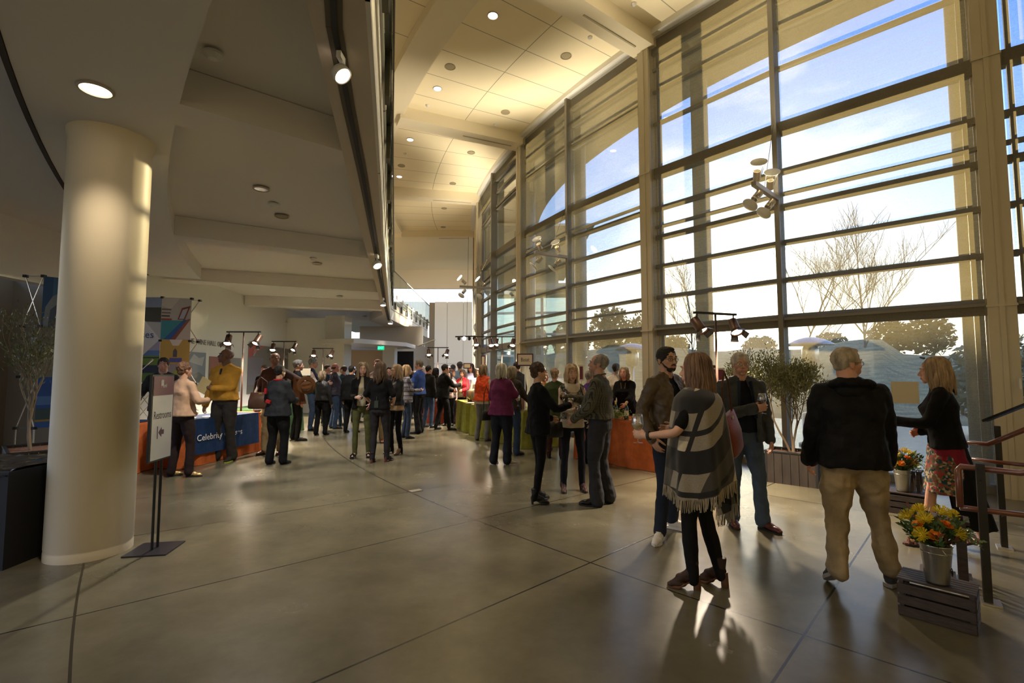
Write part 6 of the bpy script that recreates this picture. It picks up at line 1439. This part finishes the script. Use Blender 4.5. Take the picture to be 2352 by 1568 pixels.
b=MB(); b.lathe([(.10,0),(.15,-.008),(.165,.004),(.15,.006),(.10,.010)],n=32,close=False); b.build('brim',F1,r,smooth=True); b=MB(); b.ell((0,0,.05),(.10,.085,.075),nu=20,nv=10); 
for v in b.b.verts:
    if v.co.z>.09: v.co.z-=.035*math.exp(-(v.co.y/.03)**2)
    if v.co.z<0: v.co.z=0
b.build('crown',F1,r,smooth=True); MB().lathe([(.1005,.004),(.099,.03)],n=28,close=False).build('band',mat('hat_band',(.05,.02,.01),.8),r)
# coat over the arm
e_,w_=i['arm'][-1][1],i['arm'][-1][2]; b=MB(); n=22; rows=[]
for j in range(13):
    t=j/12; row=[]
    for k in range(n):
        u=k/(n-1); c=e_.lerp(w_,-.15+1.0*u); ang=t*2-1 if False else 0
        if t<.15: v=c+Vector((0,.07*(1-t/.15),.055+.0*t))
        else: v=c+Vector((.015*math.sin(u*14)*t+.10*(t-.15)*u,-.075-.02*math.sin(u*9+1)*t,.045-.62*(t-.15)*(1-.25*abs(u-.4))))
        row.append(b.b.verts.new(v))
    rows.append(row)
for A_,B_ in zip(rows,rows[1:]):
    for k in range(n-1): b.b.faces.new((A_[k],A_[k+1],B_[k+1],B_[k]))
tag(b.build('draped_coat',cloth((.16,.062,.024),.9,name='coat_rust'),smooth=True),'rust brown coat draped over the arm of the tall man','coat')
i=person('woman in black with red patches and a short dark haircut seen from behind',640,838,1072,yaw=12,sex='f',w=1.14,top=T_(cloth((.020,.022,.026)),sleeve=1,hem=.86,ex=.03,flare=1.1,disp=.03,name='jacket'),legs=T_(BK,loose=1.2,ankle=.072),shoes=S_D,hairs=('short',(.014,.010,.008)),skinc=(.35,.19,.12),rh=(.14,.28,1.12),lh=(-.22,.2,1.0))
s=i['s']; b=MB(); RP=cloth((.35,.02,.02)); 
for (x,z,w_,h_,ro) in ((-.07,1.12,.085,.05,.3),(.10,.92,.05,.055,0),(-.17,1.30,.04,.09,.1)): MB().box((x*s,-.172*s-(.01 if abs(x)<.1 else -.035),z*s),(w_,.03,h_),0,0,ro).build('red_patch',RP,i['o'])
b.b.free(); b=MB(); b.tube([(.075*s*math.cos(a),-.014+.07*s*math.sin(a),1.50*s) for a in [2*pi*q/16 for q in range(17)]],.018,6,cap=False); b.build('red_collar',RP,i['o'])
hb_=i['W']@Vector((-.36*s,-.02*s,.98*s)); handbag(hb_,.2,.40,.28,.16,leather((.075,.035,.02),.4),'large brown patterned handbag on the left arm of the woman with red patches',.26)
P=person
P('grey haired man in a dark jacket behind the outstretched coat, left of the navy vest',682,826,d=11.2,yaw=55,top=T_(BK,sleeve=1,hem=.86,high=1,ex=.025),legs=BLK_LEG(),shoes=S_D,hairs=('short',(.13,.12,.11)),skinc=(.5,.27,.19))
P('grey haired man with glasses in a navy vest and white shirt holding papers',716,822,d=13.2,yaw=78,H=1.93,top=T_(cloth((.6,.58,.56)),sleeve=1,hem=.92,collar=True),outer=T_(cloth((.02,.022,.04)),sleeve=0,hem=.90,ex=.02,name='vest'),legs=T_(DENIM,loose=1.1),shoes=S_D,hairs=('short',(.17,.17,.17)),skinc=(.5,.26,.18),detail=1,face=dict(glasses='dark'),rh=(.1,.35,1.15))
onbox('document',(*dp_(701,854,11.9).xy,dp_(701,854,11.9).z),(.24,.02,.17),.3,mat('cream_card2',(.75,.66,.5),.6),'cream folder held up behind the felt hat','folder')
P('short man in a dark suit with brown hair behind the chrome post',605,838,d=12.6,yaw=190,w=1.0,top=T_(cloth((.5,.45,.4)),sleeve=1),outer=T_(BK,sleeve=1,hem=.86,open=.05),legs=BLK_LEG(),shoes=S_D,hairs=('short',(.10,.05,.03)),skinc=(.58,.3,.22),detail=1)
P('blonde woman in a short black leather jacket seen from behind, right of the hat',738,852,1005,yaw=8,sex='f',top=T_(leather((.012,.02,.02)),sleeve=1,hem=.95,ex=.026,flare=1.05,name='jacket'),legs=T_(BK,loose=1.15,ankle=.065),shoes=S_D,hairs=('bangs',(.33,.22,.11),.16),skinc=(.5,.3,.2),lh=(-.2,.3,1.1))
P('bald man in a dark leather jacket and jeans, arms folded, facing right',768,834,990,yaw=62,w=1.12,top=T_(leather((.035,.028,.045)),sleeve=1,hem=.90,ex=.03,belly=.03,name='jacket'),legs=T_(DENIM,loose=1.1,ankle=.065),shoes=S_D,hairs=('fringe',(.04,.02,.015)),skinc=(.52,.20,.15),detail=1,rh=(-.05,.26,1.2),lh=(.03,.3,1.16),rhd=(-1,.2,.1),lhd=(1,.2,.1))
P('dark haired man half hidden just left of the bald man',750,832,d=14.6,yaw=120,H=1.78,top=T_(cloth((.03,.045,.06)),sleeve=1),legs=BLK_LEG(),shoes=S_D,hairs=('short',(.05,.025,.02)),skinc=(.58,.3,.24))
P('man in a teal shirt with thinning hair facing left, behind the bald man',787,839,d=14.2,yaw=-62,w=1.1,top=T_(cloth((.03,.07,.09)),sleeve=.6,hem=.95),legs=T_(DENIM,loose=1.1),shoes=S_D,hairs=('receding',(.07,.04,.03)),skinc=(.56,.30,.23),rh=(.1,.36,1.12))
P('dark haired man in a long black coat seen from behind, left of the olive trousers',806,839,1000,yaw=14,w=1.1,top=T_(BK,sleeve=1,hem=.80,ex=.035,flare=1.1,high=1,name='coat'),legs=BLK_LEG(loose=1.1),shoes=S_D,hairs=('crop',(.012,.010,.010)),skinc=(.45,.25,.17))
i=P('woman with long dark blonde hair in olive trousers and strappy sandals',832,832,1056,yaw=172,sex='f',top=T_(cloth((.36,.32,.22),kind='print',name='cream_print') if False else cloth((.36,.32,.22)),sleeve=1,hem=.95,name='blouse'),outer=T_(BK,sleeve=.85,hem=.90,open=.08,ex=.022),legs=T_(cloth((.085,.09,.032)),loose=.90,ankle=.046),shoes=dict(m=BK,t='sandal',heel=.06,hr=.016),
  hairs=('straight',(.26,.17,.08),.30),skinc=(.60,.36,.27),head_yaw=-10,rh=(.06,.28,1.12),rhc=.7,rhd=(-1,.3,0),lh=(-.18,.26,.99))
glass(i,1,'red wine glass held by the woman in olive trousers')
P('red haired tall man behind the two women in black',866,825,d=10.9,yaw=176,w=1.1,top=T_(cloth((.12,.08,.06)),sleeve=1,collar=True),legs=T_(KHAKI,loose=1.2,ankle=.08),shoes=dict(m=leather((.2,.07,.03)),t='flat'),hairs=('short',(.13,.045,.02)),skinc=(.52,.27,.19),detail=1)
i=P('woman in a black t-shirt with long wavy brown hair seen from behind',873,831,1066,yaw=2,sex='f',w=1.04,top=T_(BK,sleeve=.42,hem=.93,ex=.012,cuff=1.1,name='t_shirt'),legs=T_(cloth((.020,.019,.022)),loose=1.0,ankle=.05,top=1.0),shoes=dict(m=LBK,t='boot',heel=.05,hr=.03,sm=mat('oxblood_sole',(.09,.02,.02),.4)),
  hairs=('wavy',(.12,.065,.03),.27),skinc=(.62,.36,.26),rh=(.19,.20,1.04),rhc=.5,lh=(-.21,.16,1.02),lhc=.5,feet=((-.10,-.05,0,5,0),(.13,.06,0,20,0)))
s=i['s']; MB().box((-.02*s,-.135*s,1.02*s),(.07,.04,.12)).box((-.02*s,-.135*s,1.11*s),(.012,.012,.09)).build('radio',mat('radio_black',(.02,.03,.02),.4),i['o'])
i=P('blonde woman in a black leather jacket and beige top, talking',909,837,1048,yaw=222,sex='f',top=T_(cloth((.42,.29,.17)),sleeve=1,hem=.86,name='blouse',flare=1.1),outer=T_(LBK,sleeve=1,hem=.96,open=.07,ex=.024),legs=T_(BK,loose=.88,ankle=.045),shoes=dict(m=leather((.22,.13,.08)),t='boot',heel=.06,hr=.02),hairs=('straight',(.46,.30,.14),.36),skinc=(.64,.40,.29),face=dict(mouth='open',brow=(.25,.15,.08)),rh=(.0,.25,1.05),lh=(-.05,.24,1.08),rhd=(-1,0,0))
P('blonde woman in a checked flannel shirt behind the leather jacket',934,838,1012,yaw=66,sex='f',top=T_(cloth((.30,.29,.32),.85,'plaid',name='flannel_check'),sleeve=1,hem=.80,flare=1.1,ex=.025),legs=T_(DENIM,loose=.95,ankle=.055),shoes=dict(m=LBK,t='boot'),hairs=('straight',(.55,.33,.13),.22),skinc=(.62,.38,.28),rh=(.08,.3,1.15))
i=P('grey haired man in a royal blue polo holding red wine, facing left',962,826,1001,yaw=-76,w=1.04,top=T_(cloth((.035,.075,.27),.8),sleeve=.5,hem=.93,ex=.02,collar=True,cuff=1.12,name='polo_shirt'),legs=T_(BK,loose=1.15,ankle=.075),shoes=S_D,hairs=('short',(.20,.15,.10)),skinc=(.55,.28,.19),detail=1,rh=(.05,.34,1.15),rhd=(-.3,1,0),lh=(-.12,.30,1.12),lhc=.6)
glass(i,-1,'red wine glass held by the man in the blue polo'); tag(MB().poly([(0,0,0),(.12,.05,-.02),(.10,.05,-.42),(-.04,.0,-.32)]).build('folded_jacket',cloth((.08,.085,.07)),loc=i['arm'][-1][1]+Vector((-.1,-.08,0))),'folded grey green jacket over the forearm of the man in the blue polo','jacket')
P('dark haired man in a black jacket and jeans behind the blue polo',984,839,d=13.8,yaw=-150 if False else 40,w=1.05,top=T_(BK2,sleeve=1,hem=.88,high=1,ex=.03),legs=T_(DENIM,loose=1.15),shoes=S_D,hairs=('short',(.02,.016,.015)),skinc=(.5,.27,.2))
P('man in a black suit with slicked dark hair facing the green table',1017,836,993,yaw=58,w=1.08,lean=5,top=T_(BK,sleeve=1,hem=.83,ex=.03,name='suit_jacket',flare=1.05),legs=BLK_LEG(loose=1.12),shoes=S_D,hairs=('short',(.014,.012,.011)),skinc=(.52,.27,.2),detail=1,rh=(.14,.42,1.2),rhc=.6,lh=(-.1,.3,1.05),feet=((-.12,-.12,0,20,0),(.16,.15,0,35,0)))
i=P('woman in a red cardigan and patterned top smiling behind the barrel',1062,849,d=14.9,yaw=205,sex='f',w=1.25,H=1.63,top=T_(cloth((.16,.13,.07),.8,'stripe',name='gold_stripe'),sleeve=.5,hem=.86,ex=.02),outer=T_(cloth((.42,.02,.03)),sleeve=1,hem=.90,open=.12,ex=.03,name='cardigan'),legs=BLK_LEG(),shoes=S_D,hairs=('bangs',(.14,.07,.04),.10),skinc=(.64,.33,.24),detail=1,face=dict(mouth='smile'),rh=(.18,.34,1.2),lh=(-.2,.3,1.1))
glass(i,1,'wine glass held by the woman in the red cardigan')
P('curly haired man in a light blue denim shirt seen from behind',1056,829,d=15.6,yaw=4,w=1.15,H=1.88,top=T_(cloth((.16,.27,.38)),sleeve=1,hem=.9,ex=.03),legs=BLK_LEG(),shoes=S_D,hairs=('shortcurly',(.06,.045,.04)),skinc=(.5,.3,.2))
P('dark haired woman in lilac with a raised hand by the window',1081,835,d=15.0,yaw=196,sex='f',top=T_(cloth((.36,.34,.50)),sleeve=1,hem=.85),legs=BLK_LEG(),shoes=S_D,hairs=('wavy',(.05,.03,.025),.22),skinc=(.55,.3,.22),detail=1,lh=(-.28,.2,1.45),lhc=.1,lhd=(0,.2,1),face=dict(mouth='smile'))
P('woman in an orange quilted vest over a grey shirt',1110,838,1018,yaw=34,sex='f',w=1.12,top=T_(cloth((.50,.47,.38)),sleeve=1,hem=.84,flare=1.05),outer=T_(cloth((.72,.085,.02),.5,name='orange_quilt'),sleeve=0,hem=.93,ex=.04,disp=.035,ds=.05,name='quilted_vest'),legs=T_(cloth((.16,.165,.17)),loose=1.0,ankle=.06),shoes=dict(m=cloth((.08,.04,.05)),t='sneaker'),hairs=('bangs',(.30,.19,.08),.14),skinc=(.6,.34,.24),feet=((-.16,.0,0,30,0),(.10,.02,0,30,0)))
i=P('woman with a silver grey bob in a plum short sleeved top',1152,834,1072,yaw=30,sex='f',w=1.14,top=T_(cloth((.115,.018,.06),.85),sleeve=.42,hem=.84,ex=.026,flare=1.16,cuff=1.15,name='t_shirt'),legs=T_(cloth((.014,.012,.012)),loose=1.2,ankle=.075),shoes=dict(m=cloth((.34,.31,.26)),t='sneaker',sm=mat('rubber_white',(.75,.72,.66),.6),laces=1),
  hairs=('straight',(.50,.46,.34),.17),skinc=(.62,.36,.26),rh=(.13,.38,1.13),rhc=.7,lh=(-.2,.1,.9),feet=((-.12,-.04,0,10,0),(.10,.06,0,46,0)))
glass(i,1,'nearly empty wine glass held by the woman in the plum top',None); w_=i['armL'][1][2]; e_=i['armL'][1][1]; d_=(w_-e_).normalized(); MB().tube([w_-d_*.03,w_-d_*.012],.031*i['s'],12).build('wristband',mat('mint_band',(.25,.65,.45),.5),i['o'])
q=i['W']@Vector((-.34,.05,.72)); handbag(q,.5,.19,.17,.07,LBK,'small black purse on a long strap between the orange vest and the plum top',.42)
P('person in a dark brown sweater and jeans wearing a black cap, behind the plum top',1176,846,1050,yaw=42,w=1.10,H=1.66,top=T_(cloth((.045,.036,.028)),sleeve=1,hem=.90,ex=.03),legs=T_(DENIM,loose=1.15,ankle=.07),shoes=dict(m=leather((.05,.035,.025)),t='boot'),hairs=('straight',(.33,.25,.13),.14),skinc=(.5,.3,.2),rh=(.1,.38,1.08))
P('dark haired bearded man in a charcoal jacket behind the sign pole',1187,830,d=11.9,yaw=-42,top=T_(cloth((.035,.033,.028)),sleeve=1,hem=.84,ex=.03,high=1,name='jacket'),legs=T_(DENIM,loose=1.15),shoes=S_D,hairs=('crop',(.03,.02,.015)),skinc=(.50,.24,.16),detail=1,face=dict(beard=(.03,.02,.015)))
P('woman in an olive green coat with curly ginger blonde hair seen from behind',1275,846,1058,yaw=20,sex='f',w=1.05,top=T_(cloth((.045,.060,.022)),sleeve=1,hem=.78,ex=.03,flare=1.08,name='coat'),legs=T_(cloth((.05,.02,.02)),loose=.95,ankle=.05),shoes=dict(m=leather((.07,.03,.02)),t='boot',heel=.03),hairs=('curlytop',(.40,.24,.10)),skinc=(.6,.34,.24))
P('woman in an orange top with a hand at her face behind the brown haired woman',1250,853,d=9.9,yaw=128,sex='f',H=1.58,top=T_(cloth((.65,.28,.06)),sleeve=.6),legs=BLK_LEG(),shoes=S_D,hairs=('short',(.32,.18,.08)),skinc=(.64,.34,.26),rh=(.10,.2,1.45),rhc=.6,rhd=(0,0,1))
P('person in a purple shirt behind the balding man, hand raised',1357,852,d=8.3,yaw=66,w=1.1,H=1.58,top=T_(cloth((.085,.035,.19)),sleeve=1,high=1,ex=.03),legs=BLK_LEG(),shoes=S_D,hairs=('short',(.25,.2,.15)),skinc=(.5,.27,.2),rh=(.2,.30,1.20),rhc=.7)
P('dark haired man in a white shirt with his back turned by the window',1417,834,d=10.6,yaw=40,w=1.1,top=T_(cloth((.66,.58,.50)),sleeve=1,hem=.93,ex=.022,disp=.03,high=1),legs=BLK_LEG(),shoes=S_D,hairs=('short',(.035,.022,.018)),skinc=(.45,.25,.18))
i=P('curly blonde woman in black leaning over the orange table pouring wine',1440,843,d=9.35,yaw=212,sex='f',H=1.66,w=1.1,lean=12,top=T_(BK,sleeve=.72,hem=.86,ex=.03,flare=1.1,cuff=1.25,name='blouse'),legs=BLK_LEG(),shoes=S_D,hairs=('curly',(.36,.22,.09),.16),skinc=(.60,.30,.22),detail=1,head_pitch=-14,rh=(.18,.42,1.02),lh=(-.12,.44,1.03),rhc=.6,lhc=.6)
b=MB(); s=i['s']; b.T=i['TL']
for sd in(-1,1): b.tube([b.T@Vector((sd*.05*s,.10*s,1.47*s)),b.T@Vector((sd*.02*s,.165*s,1.25*s))],.004,5)
b.build('lanyard',mat('lanyard_tan',(.40,.28,.12),.7),i['o'])
# --- 4 heads farther off in the crowd
far=[(818,847,15.2,'dark haired person behind the screen counter gap',(.03,.02,.02),(.03,.03,.05),'m',30),(893,842,13.6,'man in a flat dark cap between the black t-shirt and the blonde',(.02,.02,.02),(.05,.05,.05),'m',180),(922,842,14.8,'brown haired person just above the blonde in leather',(.12,.07,.05),(.08,.05,.05),'m',160),(971,841,15.4,'white haired woman behind the blue polo',(.62,.56,.46),(.3,.3,.3),'f',60),
 (1000,845,14.6,'long dark haired woman between the blue polo and the black suit',(.02,.015,.015),(.03,.03,.03),'f',10),(1040,837,17.0,'man in navy with short dark hair in front of the white partition',(.05,.04,.04),(.05,.07,.14),'m',20),(1038,848,14.8,'woman with auburn hair left of the red cardigan',(.20,.09,.05),(.35,.4,.45),'f',120),(1031,852,14.4,'dark haired woman looking down between the suit and the red cardigan',(.02,.015,.012),(.4,.3,.3),'f',190),
 (1029,842,16.2,'person in dark clothes behind the slicked hair',(.03,.02,.02),(.04,.04,.05),'m',100),(758,850,15.4,'person in a pale shirt far behind beside the pilaster',(.05,.03,.02),(.4,.4,.45),'m',140),(830,851,17.2,'person in pale blue near the screen counter',(.06,.04,.03),(.25,.3,.4),'m',200),(951,851,16.4,'person in grey blue behind the flannel shirt',(.08,.05,.04),(.1,.16,.24),'m',40),(1096,846,13.9,'person in white by the clear window',(.1,.06,.04),(.55,.55,.6),'f',150)]
for x,y,d,l,hc_,cc_,sx,yw in far:
    P(l,x,y,d=d,yaw=yw,sex=sx,top=T_(cloth(cc_),sleeve=1,hem=.88,high=1),legs=BLK_LEG(),shoes=S_D,hairs=('wavy' if sx=='f' else 'short',hc_,.18),skinc=(.55,.32,.24),seed=x)
